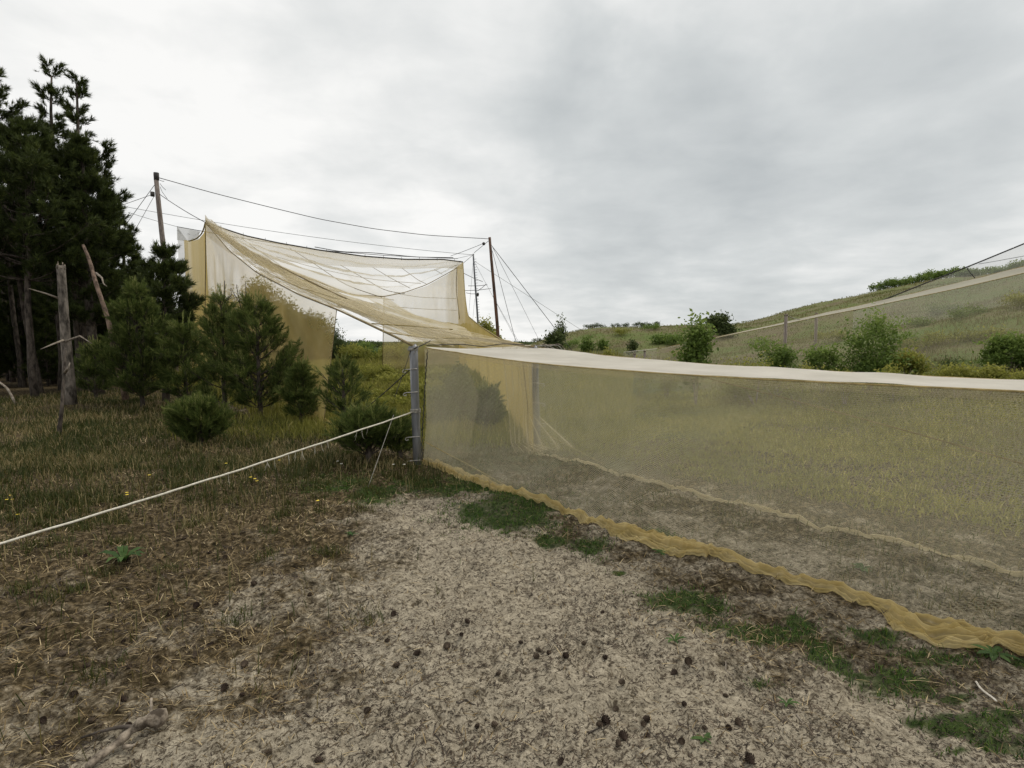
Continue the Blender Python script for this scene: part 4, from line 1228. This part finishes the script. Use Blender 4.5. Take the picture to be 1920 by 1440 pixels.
LT = {}
def bush(name, label, base, Wd, Ht, n, leaf, mat, seed, cat='bush', group=None, nstem=7, stemr=.012, shape='round', depth=None):
    r = np.random.default_rng(seed)
    t = empty(name, base, label, cat, group)
    key = round(leaf, 3)
    if key not in LT:
        LT[key] = [leaf_template(10, leaf * 1.1, leaf, 500 + k) for k in range(4)]
    q = QB(); P = []; rn = []
    D = depth or Wd
    nlob = max(5, n // 45)
    for k in range(nlob):
        az = r.uniform(0, 2 * math.pi); rr = math.sqrt(r.uniform(0, 1))
        hh = r.uniform(.25, 1.0)
        if shape == 'round':
            lim = math.sqrt(max(0, 1 - ((hh - .35) / .68) ** 2)) if hh > .35 else .95
        elif shape == 'tall':
            lim = (1 - (hh - .3)) * .9
        else:
            lim = 1.0 - .3 * hh
        c = np.array([math.cos(az) * rr * Wd / 2 * lim, math.sin(az) * rr * D / 2 * lim, hh * Ht * (.9 + .1 * r.random())])
        if k < nstem * 2:
            q.tube(smoothline(np.array([[c[0] * .1, c[1] * .1, -.05], [c[0] * .45, c[1] * .45, c[2] * .55], c]), 5, 1), np.linspace(stemr, stemr * .3, 5), 4, cap=False)
        m = max(4, n // nlob)
        rad = np.array([Wd, D, Ht * .8]) * .11 * r.uniform(.6, 1.3)
        pp = c + r.normal(0, 1, (m, 3)) * rad
        pp[:, 2] = np.maximum(pp[:, 2], .02)
        P.append(pp)
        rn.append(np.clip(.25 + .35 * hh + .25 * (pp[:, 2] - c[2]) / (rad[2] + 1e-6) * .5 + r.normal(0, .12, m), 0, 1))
    P = np.concatenate(P); rn = np.concatenate(rn)
    V, T, RR = assemble(LT[key], P, r.normal(size=P.shape), r.uniform(.8, 1.25, len(P)), rn, seed)
    q.build('stems', M['twig'] if stemr < .02 else M['bark'], t)
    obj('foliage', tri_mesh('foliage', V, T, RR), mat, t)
    return t

def bush_px(px, topy, wpx, Y, n, leaf, mat, label, seed, name='bush', **kw):
    b = gp(px, Y)
    Ht = at(px, topy, Y)[2] - b[2]
    return bush(name, label, b, wpx / FPX * Y, Ht, n, leaf, mat, seed, **kw)

# in front of the slope net
bush_px(1308, 592, 76, 13.0, 330, .085, M['leaf'], 'slender sapling with bright layered leaves beside the slope net end', 31, 'rowan_sapling', cat='sapling', shape='tall', nstem=6, stemr=.014)
bush_px(1460, 646, 100, 13.5, 380, .065, M['leaf'], 'low grey-green bush below the grey round post', 32)
bush_px(1545, 656, 60, 13.2, 240, .065, M['leaf'], 'small bright bush between two larger bushes by the slope net', 33)
bush_px(1632, 610, 120, 13.0, 700, .065, M['leaf'], 'biggest bright green round bush before the slope net', 34)
bush_px(1896, 640, 80, 12.5, 420, .065, M['leaf'], 'bright green bush at the foot of the net slope beside reddish stems', 35)
bush_px(1985, 640, 120, 12.0, 500, .065, M['leaf'], 'green bush farther along the slope past the reddish stems', 44)
bush_px(1700, 665, 80, 12.4, 260, .06, M['leaf_y'], 'thin low bush right of the biggest round bush', 36)
bush_px(1380, 668, 110, 13.6, 300, .06, M['leaf_y'], 'thin low bush beside the slender sapling', 37)
for i, (px, ty, wp, Y) in enumerate([(1250, 668, 60, 15), (1200, 672, 60, 16), (1420, 676, 80, 12.5), (1500, 682, 70, 12), (1590, 686, 80, 11.5), (1680, 690, 70, 11.2), (1760, 684, 60, 11.5), (1800, 690, 70, 10.8), (1860, 692, 60, 10.5), (1905, 690, 70, 10.3)]):
    bush_px(px, ty, wp, Y, 170, .05, M['leaf_y'], 'knee-high scrub ' + ['right of the slope net end panel', 'in front of the slope net end panel', 'left of the grey round post bush', 'under the grey round post bush', 'at the left foot of the biggest round bush', 'at the right foot of the biggest round bush', 'left of the reddish bare stems', 'below the reddish bare stems', 'left of the last bright bush by the slope net', 'below the last bright bush by the slope net'][i], 140 + i, 'scrub', group='scrub behind the tunnel', cat='scrub')
b_ = bush_px(1795, 672, 40, 11.8, 90, .04, M['leaf_d'], 'small patch of reddish bare stems in the scrub', 38, 'scrub', cat='scrub', nstem=12)
# dark conifer bush and plants on the ridge
bush_px(1040, 628, 46, 27, 500, .10, M['leaf_d'], 'dark spiky conifer bush at the dune foot', 39, 'conifer_bush', shape='tall')
bush_px(1053, 612, 18, 30, 160, .10, M['leaf_d'], 'small dark rounded bush rising behind the spiky conifer bush', 40)
bush_px(1350, 596, 40, 36, 260, .16, M['leaf_d'], 'grey-green round bush on the dune saddle behind the sapling', 41)
bush_px(1100, 634, 18, 36, 110, .12, M['leaf'], 'mid-slope green bush on the dune near the conifer bush', 42)
bush_px(1130, 638, 11, 36, 60, .12, M['leaf'], 'tiny green bush halfway up the dune slope', 43)
bush_px(1141, 654, 14, 30, 70, .10, M['leaf_y'], 'small yellow-green bush low on the dune slope', 45)
bush_px(1188, 640, 16, 32, 70, .1, M['leaf_d'], 'tiny dark tuft on the dune slope above the net end', 46)
bush_px(1255, 632, 50, 36, 230, .13, M['leaf'], 'long green thicket along the dune saddle', 47)
def sky_y(px, lo, hi):
    d = cam_dir(px, 640); Ys = np.linspace(lo, hi, 300); xs = d[0] / d[1] * Ys
    return Ys[int(np.argmax((Hmac(xs, Ys) - CAMZ) / Ys))]
for i, (px, up_) in enumerate([(1008, 4), (1194, 8), (1204, 6), (1233, 6), (1172, 4), (1125, 6), (1114, 4), (1103, 3), (1215, 5), (1155, 3)]):
    Y = sky_y(px, 30, 60)
    b = gp(px, Y)
    bush('crest_shrub', 'tiny dark shrub on the dune crest line', b, .8, .10 + .75 * up_ / FPX * Y, 60, .06, M['leaf_d'], 160 + i, group='shrubs along the dune crest', nstem=2, stemr=.005, shape='flat')
for i, px in enumerate(range(1640, 1960, 14)):
    Y = sky_y(px, 20, 60) - .3 * (i % 3)
    bush('crest_bush', 'low leafy bush growing along the upper dune crest', gp(px + (i * 7) % 9, Y), 1.3, (.42 + .3 * ((i * 5) % 4) / 4) * (1 - .4 * S((px - 1740) / 120)), 90, .11, M['leaf'], 180 + i, group='bushes along the upper crest', nstem=3)
for i, (px, Y, wd, hh) in enumerate([(1075, 38, 1.4, .35), (1165, 40, 1.8, .3), (1215, 41, 1.6, .35), (1285, 30, 1.5, .4), (1420, 30, 1.6, .4), (1560, 24, 1.5, .4), (1690, 20, 1.3, .35), (1745, 18, 1.6, .4), (1800, 22, 1.8, .4), (1850, 17, 1.4, .4), (1770, 26, 1.6, .4), (1900, 21, 1.6, .45), (1720, 23, 1.2, .3), (1640, 27, 1.5, .4)]):
    bush('slope_shrub', 'low sprawling green shrub hugging the dune slope', gp(px, Y), wd, hh, 110, .07, M['leaf_y'] if i % 2 else M['leaf'], 400 + i, group='shrubs on the dune slope', nstem=3, stemr=.006, shape='flat')
# mound with trees behind the near wall
for i, (px, ty, wp, Y) in enumerate([(395, 560, 110, 40), (455, 566, 120, 41), (490, 540, 90, 40), (530, 575, 100, 41), (570, 592, 100, 42), (600, 625, 80, 43), (632, 648, 70, 44), (350, 575, 100, 40)]):
    bush_px(px, ty, wp, Y, 2200, .12, M['leaf_d'], 'broad tree of the copse seen through the golden near net', 60 + i, 'broadleaf_tree', cat='tree', group='trees of the copse behind the near net', stemr=.06)
for i, (px, ty, wp, Y) in enumerate([(660, 652, 60, 42), (690, 648, 46, 45), (720, 655, 60, 42), (752, 645, 56, 44), (780, 652, 50, 40), (815, 640, 60, 38), (850, 622, 50, 38), (878, 612, 44, 40), (905, 606, 40, 42), (925, 630, 40, 40)]):
    bush_px(px, ty, wp, Y, 420, .15, M['leaf'] if i % 3 == 1 else M['leaf_y'], 'rounded bush of the far hedge behind the trap', 80 + i, 'hedge_bush', group='bushes of the far hedge behind the trap', stemr=.03)
for i, (px, ty, wp, Y) in enumerate([(590, 690, 90, 24), (650, 690, 90, 27), (700, 690, 80, 22), (740, 705, 70, 20), (770, 730, 70, 15), (735, 760, 70, 13), (800, 720, 60, 17), (660, 725, 60, 17), (700, 745, 50, 15), (830, 700, 60, 19), (560, 700, 60, 22)]):
    bush_px(px, ty, wp, Y, 480, .075, M['leaf_y'], 'yellow-green meadow bush growing inside the trap mouth', 100 + i, 'meadow_bush', group='meadow bushes inside the trap', stemr=.012)
for i, (px, ty, wp, Y) in enumerate([(850, 690, 60, 13), (865, 720, 60, 11), (830, 740, 50, 10.5)]):
    bush_px(px, ty, wp, Y, 420, .06, M['leaf_d'], 'dark green bush seen through the tunnel curtain', 120 + i, 'trap_bush', group='bushes behind the tunnel curtain')
# far treeline left and centre
for i in range(46):
    px = -250 + i * 30
    Y = 95 + 14 * ((i * 7) % 5)
    if 1000 < px:
        continue
    bush('treeline_tree', 'distant tree of the low treeline on the horizon', gp(px, Y), 9, .75 + ((i * 13) % 7) * .09, 240, .32, M['leaf_d'], 220 + i, 'tree', group='trees of the distant treeline', nstem=2, stemr=.05)

# ------------------------------------------------------------------ grass, litter (uncountable)
def blades(name, x, y, hgt, wid, lean, rnd, mat, label, cat, z0=None, az=None, curl=.6, low=.55):
    n = len(x)
    z = H(x, y) if z0 is None else z0
    az = rng.uniform(0, 2 * math.pi, n) if az is None else az
    d = np.stack([np.cos(az), np.sin(az), np.zeros(n)], 1)
    sd = np.stack([-np.sin(az), np.cos(az), np.zeros(n)], 1)
    tw = rng.uniform(-1, 1, n)
    sd = sd * np.cos(tw)[:, None] + d * np.sin(tw)[:, None]
    b = np.stack([x, y, z - .004], 1)
    up = np.array([0, 0, 1.0])
    l1 = lean * low; l2 = lean * (1 + curl)
    m = b + (d * np.sin(l1)[:, None] + up * np.cos(l1)[:, None]) * (hgt * .55)[:, None]
    t = m + (d * np.sin(l2)[:, None] + up * np.cos(l2)[:, None]) * (hgt * .5)[:, None]
    t[:, 2] = np.maximum(t[:, 2], b[:, 2] + .004)
    h = (wid / 2)[:, None]
    V = np.stack([b - sd * h, b + sd * h, m + sd * h * .8, m - sd * h * .8, t], 1).reshape(-1, 3)
    i0 = (np.arange(n) * 5)[:, None]
    T = np.concatenate([i0 + [0, 1, 2], i0 + [0, 2, 3], i0 + [3, 2, 4]], 1).reshape(-1, 3)
    o = obj(name, tri_mesh(name, V, T, np.repeat(np.clip(rnd, 0, 1), 5)), mat)
    return tag(o, label, cat, kind='stuff')

def scatter(n, x0, x1, y0, y1, dens):
    """n candidate points, kept with probability dens(x, y)"""
    x = rng.uniform(x0, x1, n); y = rng.uniform(y0, y1, n)
    k = rng.random(n) < dens(x, y)
    return x[k], y[k]

def scatter_polar(n, r0, r1, a0, a1, dens, pw=1.0):
    r = r0 * (r1 / r0) ** (rng.random(n) ** pw); a = rng.uniform(a0, a1, n)
    x, y = r * np.sin(a), r * np.cos(a)
    k = rng.random(n) < dens(x, y)
    return x[k], y[k]

def litterw(x, y):
    ou = S((side_near(x, y) - .0) / .3)
    patch = S((fbm(x / .55, y / .55, 44) - .36) / .28)
    left = np.clip(1 - sandw(x, y) * 1.1 + (fbm(x / .25, y / .25, 45) - .5) * 1.3, 0, 1)
    return ou * np.clip(left * (.25 + .75 * patch) + .03, 0, 1) * (1 - meadoww(x, y))

ANG = math.radians(46)
# dry needles, straws and grass litter
x, y = scatter_polar(190000, 1.9, 16, -ANG, ANG, litterw, .85)
r_ = np.hypot(x, y)
n = len(x)
gr_ = fbm(x / .8, y / .8, 51)
blades('dry_litter', x, y, rng.uniform(.02, .095, n) * (.8 + r_ * .05), .0026 + .0007 * r_ * rng.uniform(.5, 1.1, n), rng.uniform(1.15, 1.56, n), .25 * gr_ + .9 * rng.random(n) ** 1.35, M['straw'], 'matted dry straw and needle litter on the sand', 'litter', low=.93, curl=.1)
# dark debris on the sand
x, y = scatter_polar(150000, 1.9, 11, -ANG, ANG, lambda x, y: np.clip(S((fbm(x / .3, y / .3, 61) - .30) / .35), .12, 1) * np.where(side_near(x, y) > 0, 1, .5), .8)
n = len(x); r_ = np.hypot(x, y)
blades('dark_debris', x, y, rng.uniform(.008, .040, n) * (.8 + r_ * .07), .0034 + .0012 * r_ * rng.uniform(.4, 1, n), rng.uniform(1.1, 1.5, n), rng.random(n) ** 1.5, M['debris'], 'dark needle crumbs scattered over the pale sand', 'debris', low=.9, curl=.1)
# standing mixed grass at the left
def grassw(x, y):
    far = S((np.hypot(x, y) - 4.6) / 5)
    p = .25 + .75 * S((fbm(x / .9, y / .9, 71) - .38) / .22)
    ou = S((side_near(x, y) - .0) / .3)
    return ou * (1 - sandw(x, y)) ** 2 * np.clip(p * (.02 + .98 * far), 0, 1)
x, y = scatter_polar(230000, 2.2, 22, -ANG, math.radians(8), grassw, .75)
n = len(x); r_ = np.hypot(x, y); gr_ = .55 * fbm(x / .8, y / .8, 81) + .45 * rng.random(n)
blades('mixed_grass', x, y, rng.uniform(.05, .20, n) * (.8 + .4 * gr_), .003 + .0006 * r_, rng.uniform(.15, .9, n), 1.0 - 1.25 * S((gr_ - .28) / .36) * .85 + rng.normal(0, .16, n) + .05, M['drygrass'], 'brown and green dune grass below the pines', 'grass')
# small green tufts among the litter
tx, ty = scatter_polar(420, 2.8, 12, -ANG, math.radians(-4), lambda x, y: (.15 + .85 * S((np.hypot(x, y) - 4) / 3)) * (1 - sandw(x, y)) ** 2 * S((side_near(x, y) - .2) / .3), .9)
k = rng.integers(0, len(tx), 70 * len(tx))
x = tx[k] + rng.normal(0, .055, len(k)); y = ty[k] + rng.normal(0, .055, len(k))
n = len(x); r_ = np.hypot(x, y)
blades('grass_tufts', x, y, rng.uniform(.03, .11, n), .003 + .0006 * r_, rng.uniform(.2, 1.1, n), rng.random(n) * .65, M['drygrass'], 'small green grass tufts growing through the brown litter', 'grass')
# green cushions along the hem
x, y = scatter(260000, -2.6, 5, 1.6, 8.6, lambda x, y: greenw(x, y) * S((fbm(x / .08, y / .08, 91) - .28) / .3))
n = len(x); r_ = np.hypot(x, y)
blades('short_grass', x, y, rng.uniform(.012, .05, n), .0035 + .0005 * r_, rng.uniform(.3, 1.2, n), rng.random(n) ** .8, M['green'], 'short dark green grass patches along the yellow hem', 'grass')
# meadow
x, y = scatter_polar(150000, 8.2, 60, -math.radians(34), math.radians(12), lambda x, y: meadoww(x, y), .75)
n = len(x); r_ = np.hypot(x, y); gr_ = fbm(x / 2.5, y / 2.5, 95)
blades('meadow_grass', x, y, rng.uniform(.12, .42, n) * (.6 + .8 * gr_) * (.6 + .4 * S((y - 9) / 5)), .004 + .0009 * r_, rng.uniform(.1, .7, n), .15 + .6 * gr_ + rng.normal(0, .2, n), M['meadow'], 'tall yellow-green meadow grass inside the trap', 'grass')
# dune slope grass and the bank behind the tunnel
x, y = scatter_polar(150000, 4.5, 70, math.radians(2), ANG + .08, lambda x, y: hillw(x, y) * (.25 + .75 * S((fbm(x / 2.2, y / 2.2, 99) - .35) / .3)), .8)
n = len(x); r_ = np.hypot(x, y); gr_ = fbm(x / 3.5, y / 3.5, 101)
blades('dune_grass', x, y, rng.uniform(.05, .17, n) * (.6 + .7 * gr_), .004 + .0009 * r_, rng.uniform(.1, .9, n), .15 + .75 * gr_ + rng.normal(0, .2, n), M['hillgrass'], 'thin brown and green dune grass on the slope', 'grass')
def bankw(x, y):
    s = -side_near(x, y)
    return S((s - 1.75) / .5) * (1 - S((s - 8) / 4)) * S((y + 1.2 * x - 5) / 3) * (.35 + .65 * S((fbm(x / .9, y / .9, 131) - .38) / .2))
x, y = scatter(320000, -1, 15, 1.5, 16, bankw)
n = len(x); r_ = np.hypot(x, y); gr_ = fbm(x / 1.3, y / 1.3, 133)
blades('bank_grass', x, y, rng.uniform(.03, .13, n) * (.5 + .9 * gr_), .007 + .001 * r_, rng.uniform(.3, 1.3, n), .1 + .7 * gr_ + rng.normal(0, .2, n), M['meadow'], 'olive grass on the bank behind the net tunnel', 'grass')
# weeds inside the tunnel
x, y = scatter(40000, -1.5, 6, 1.5, 10, lambda x, y: np.where((side_near(x, y) < -.05) & (side_near(x, y) > -2.2), S((fbm(x / .5, y / .5, 111) - .46 + .16 * S((y - 4.5) / 2)) / .2), 0))
n = len(x); r_ = np.hypot(x, y)
blades('tunnel_grass', x, y, rng.uniform(.02, .09, n), .004 + .0005 * r_, rng.uniform(.2, 1.1, n), rng.random(n), M['drygrass'], 'sparse grass growing on the soil inside the net tunnel', 'grass')

# ------------------------------------------------------------------ pine cones
def cone_mesh(seed):
    r = np.random.default_rng(seed)
    V, F = [], []
    nth, nz = 8, 6
    for i in range(nz + 1):
        f = i / nz
        rad = .72 * math.sin(math.pi * (.08 + .86 * f)) ** .8
        for k in range(nth):
            a = 2 * math.pi * k / nth
            V.append((rad * math.cos(a), rad * math.sin(a), (f - .5) * 2.2))
    for i in range(nz):
        for k in range(nth):
            a, b = i * nth + k, i * nth + (k + 1) % nth
            F.append((a, b, b + nth, a + nth))
    F.append(tuple(range(nth))[::-1]); F.append(tuple(nz * nth + k for k in range(nth)))
    for j in range(56):
        f = (j + .5) / 56
        a = j * 2.39996
        rad = math.sin(math.pi * (.06 + .86 * f)) ** .75
        z = (f - .5) * 2.1
        c, s = math.cos(a), math.sin(a)
        e = np.array([c, s, 0]); tn = np.array([-s, c, 0]); up = np.array([0, 0, 1.0])
        o = e * rad * .62 + up * z
        w_ = .24
        tip = e * rad * 1.12 + up * (z + .22)
        n0 = len(V)
        V += [tuple(o - tn * w_ * .6), tuple(o + tn * w_ * .6), tuple(tip + tn * w_), tuple(tip - tn * w_), tuple(tip + up * .08 + e * .05)]
        F += [(n0, n0 + 1, n0 + 2, n0 + 3), (n0 + 3, n0 + 2, n0 + 4)]
    me = bpy.data.meshes.new('pine_cone')
    me.from_pydata(V, [], F); me.update()
    me.materials.append(M['cone'] if seed == 1 else M['cone2'])
    return me
CM = [cone_mesh(1), cone_mesh(2)]
cones = [(72, 1175), (53, 1186), (232, 1200), (241, 1248), (164, 1248), (318, 1255), (232, 1310), (394, 1333), (395, 1207), (367, 1228), (80, 1348), (172, 1350), (240, 1362), (458, 1246), (454, 1197), (355, 1115), (369, 1134), (405, 1130), (108, 1395), (75, 1275), (12, 1112),
         (581, 1112), (738, 1151), (727, 1200), (877, 1163), (838, 1210), (580, 1224), (625, 1255), (555, 1250), (742, 1247), (781, 1223), (935, 1260), (894, 1358), (502, 1410), (598, 1425), (928, 1357), (865, 1188), (840, 1185),
         (976, 1203), (1010, 1217), (1030, 1222), (1005, 1229), (1060, 1228), (1094, 1206), (1135, 1230), (1290, 1239), (1263, 1260), (1165, 1278), (1282, 1318), (1154, 1328), (1135, 1350), (1123, 1356), (1212, 1346), (1207, 1357), (1170, 1380), (1160, 1392), (1215, 1378), (1278, 1388), (1366, 1362), (1385, 1352), (1407, 1425), (1320, 1363), (1129, 1145), (1361, 1302), (1051, 1428),
         (345, 1007), (393, 1034), (422, 1043), (160, 1040), (475, 1093), (30, 970), (300, 1325), (420, 1290), (140, 1300), (20, 1230), (118, 1225), (205, 1130), (690, 1330), (455, 1300)]
for i, (px, py) in enumerate(cones):
    g = G(px, py + 4)
    o = bpy.data.objects.new('pine_cone', CM[i % 2]); COL.objects.link(o)
    s = random.choice([random.uniform(.009, .013), random.uniform(.012, .018)])
    o.scale = (s, s, s * random.uniform(.9, 1.15))
    o.location = (g[0], g[1], gz(g[0], g[1]) + s * random.uniform(.25, .65))
    o.rotation_euler = (random.uniform(1.2, 1.9), random.uniform(-.4, .4), random.uniform(0, 6.3))
    tag(o, 'small dark pine cone lying on the sand and litter', 'pine cone', 'pine cones scattered on the path')

# ------------------------------------------------------------------ fallen wood
fb = empty('fallen_branch', G(225, 1405), 'gnarled bleached dead branch with a knobbed end lying in the litter', 'branch')
def gl(pxs, lift):
    return np.array([G(px, py) + [0, 0, l] for (px, py), l in zip(pxs, lift)]) - np.array(fb.location)
b = QB(); b.tube(smoothline(gl([(165, 1452), (195, 1428), (222, 1412), (245, 1392), (268, 1378), (300, 1368), (312, 1366)], [.03, .034, .04, .046, .052, .054, .035]), 16, 1), np.interp(np.linspace(0, 1, 16), [0, .3, .6, .8, .92, 1], [.013, .015, .020, .028, .034, .014]) * (1 + .7 * (vn(np.arange(16) * .9, np.zeros(16), 3) - .5)), 10); b.build('main_stem', M['deadwood'], fb)
b = QB(); b.tube(smoothline(gl([(232, 1408), (246, 1412), (254, 1410)], [.02, .025, .03]), 6), np.linspace(.010, .004, 6), 6); b.build('side_stub', M['deadwood'], fb)
b = QB(); b.tube(smoothline(gl([(262, 1382), (230, 1374), (190, 1382), (152, 1389)], [.035, .03, .02, .012]), 8), np.linspace(.010, .004, 8), 6); b.build('side_twig', M['bark'], fb)
b = QB(); b.tube(smoothline(gl([(285, 1372), (284, 1350), (285, 1335)], [.03, .05, .06]), 5), np.linspace(.008, .005, 5), 6); b.build('side_stub', M['deadwood'], fb)

sticks = [((678, 1165), (692, 1155), .006), ((762, 1440), (782, 1394), .0035), ((856, 1317), (890, 1323), .005), ((595, 1313), (625, 1302), .004), ((731, 1412), (742, 1380), .003), ((1105, 1372), (1150, 1368), .0035), ((1360, 1245), (1395, 1290), .003), ((130, 1110), (80, 1102), .004), ((205, 1180), (240, 1190), .004), ((60, 1366), (24, 1364), .004), ((430, 1165), (395, 1172), .003), ((1215, 1175), (1260, 1160), .003), ((1030, 1090), (1090, 1112), .003), ((300, 1180), (350, 1162), .0035), ((815, 1360), (832, 1422), .003), ((1495, 1340), (1540, 1372), .003), ((560, 1340), (604, 1350), .003), ((340, 1285), (300, 1300), .003)]
for i, (a, c, r) in enumerate(sticks):
    p, q = G(*a), G(*c)
    n_ = 6
    L = np.linspace(0, 1, n_)[:, None] * (q - p) + p
    L[:, :2] += np.random.default_rng(i).normal(0, .006, (n_, 2))
    L[:, 2] = H(L[:, 0], L[:, 1]) + r * .8
    b = QB(); b.tube(L - p, np.linspace(r, r * .5, n_), 5)
    tag(b.build('stick', M['bark'] if i % 3 else M['twig'], None, p), 'thin broken stick lying on the sand', 'stick', 'sticks on the sand')
p = [G(1830, 1283), G(1838, 1296), G(1850, 1306), G(1862, 1314), G(1868, 1320)]
b = QB(); b.tube(smoothline(np.array(p) + [0, 0, .012], 14, 1) - p[0], .0045, 6)
tag(b.build('bleached_root', M['root'], None, p[0]), 'curved white root lying beside the green patches', 'root')

# ------------------------------------------------------------------ small plants
def rosette(px, py, R, n, label, seed, mat='plantain', group=None, upright=.35):
    r = np.random.default_rng(seed)
    g = G(px, py)
    t = empty('weed_rosette', g, label, 'weed', group)
    for k in range(n):
        az = 2 * math.pi * k / n + r.normal(0, .25); L = R * r.uniform(.7, 1.15); w_ = L * r.uniform(.13, .2)
        e = np.array([math.cos(az), math.sin(az), 0]); tn = np.array([-e[1], e[0], 0])
        V = []
        for s, ww in ((0, .25), (.35, .9), (.7, .8), (1, .05)):
            c = e * s * L + np.array([0, 0, .006 + upright * L * (s - .75 * s * s)])
            V += [c - tn * w_ * ww + [0, 0, w_ * .25 * ww], c, c + tn * w_ * ww + [0, 0, w_ * .25 * ww]]
        F = []
        for j in range(3):
            for m_ in range(2):
                a = j * 3 + m_
                F.append((a, a + 1, a + 4, a + 3))
        me = tri_mesh('leaf', V, F, np.full(12, r.random()), smooth=True, nv=4)
        obj('leaf', me, M[mat], t)
    return t
rosette(1240, 1038, .08, 7, 'low leafy weed rosette on the bare soil near the hem', 1)
rosette(1618, 1068, .09, 8, 'weed rosette growing right beside the yellow hem', 2)
rosette(1865, 1228, .10, 8, 'dark broad-leaved weed at the foot of the yellow hem', 3)
rosette(232, 1055, .16, 9, 'tufted upright green weed in the dry litter', 4, upright=1.3)
rosette(660, 1003, .06, 6, 'tiny weed rosette on the path edge', 5)
rosette(1320, 1390, .05, 6, 'tiny weed rosette among the pine cones', 6)
rosette(1265, 1205, .06, 6, 'small thin weed on the sand below the green patches', 7, upright=1.0)
rosette(1475, 1322, .05, 6, 'small weed in the pale sand beside green cushions', 8, upright=.8)

def stem_grass(px, py, topx, topy, label, seed):
    g = G(px, py); top = at(topx, topy, g[1])
    t = empty('grass_stalk', g, label, 'grass stalk', 'single grass stalks on the sand')
    b = QB(); b.tube(smoothline(np.array([[0, 0, 0], (top - g) * .5 + [.003, 0, .0], top - g]), 7, 1), np.linspace(.0026, .0012, 7), 4); b.build('stalk', M['plantain2'], t)
    b = QB(); e = (top - g); b.tube(smoothline(np.array([[0, 0, 0], e * .3 + [.02, 0, 0], e * .55 + [.035, 0, .0]]), 6, 1), np.linspace(.003, .001, 6), 4); b.build('blade', M['plantain2'], t)
M['plantain2'] = principled('stalk_green', (.08, .09, .03), (.16, .15, .06), 20, .8)
for i, q in enumerate([(545, 1270, 556, 1190), (484, 1265, 484, 1212), (484, 1320, 492, 1282), (430, 1130, 430, 1060), (430, 1105, 432, 1062), (1000, 1090, 998, 1060), (1155, 885, 1154, 850), (820, 1115, 816, 1090), (300, 1175, 304, 1120)]):
    stem_grass(*q, 'thin single grass stalk standing on the sand', i)

def flower(px, py, mat, label, group, R=.012):
    g = G(px, py + 10)
    p = at(px, py, g[1])
    hz = max(.03, p[2] - g[2])
    t = empty('wild_flower', g, label, 'flower', group)
    b = QB(); b.tube([[0, 0, 0], [p[0] - g[0], 0, hz]], .002, 4); b.build('stem', M['plantain2'], t)
    b = QB()
    a = np.linspace(0, 2 * math.pi, 11)[:-1]
    V = [[p[0] - g[0], 0, hz]] + [[p[0] - g[0] + R * (1 if k % 2 else .75) * math.cos(q), R * math.sin(q), hz + .004] for k, q in enumerate(a)]
    F = [(0, 1 + k, 1 + (k + 1) % 10) for k in range(10)]
    b.add(V, F); b.build('petals', mat, t, smooth=False)
for q in [(13, 937), (22, 937), (20, 929), (33, 965), (424, 869), (470, 895), (478, 898), (482, 902), (524, 863), (280, 891), (238, 924), (238, 928), (596, 939)]:
    flower(*q, M['petal_y'], 'small yellow flower in the brown grass', 'yellow flowers in the grass', .018)
for q in [(633, 865), (640, 870), (738, 871), (758, 871)]:
    flower(*q, M['petal_w'], 'small white flower below the young pine bush', 'white flowers below the pine bush', .02)
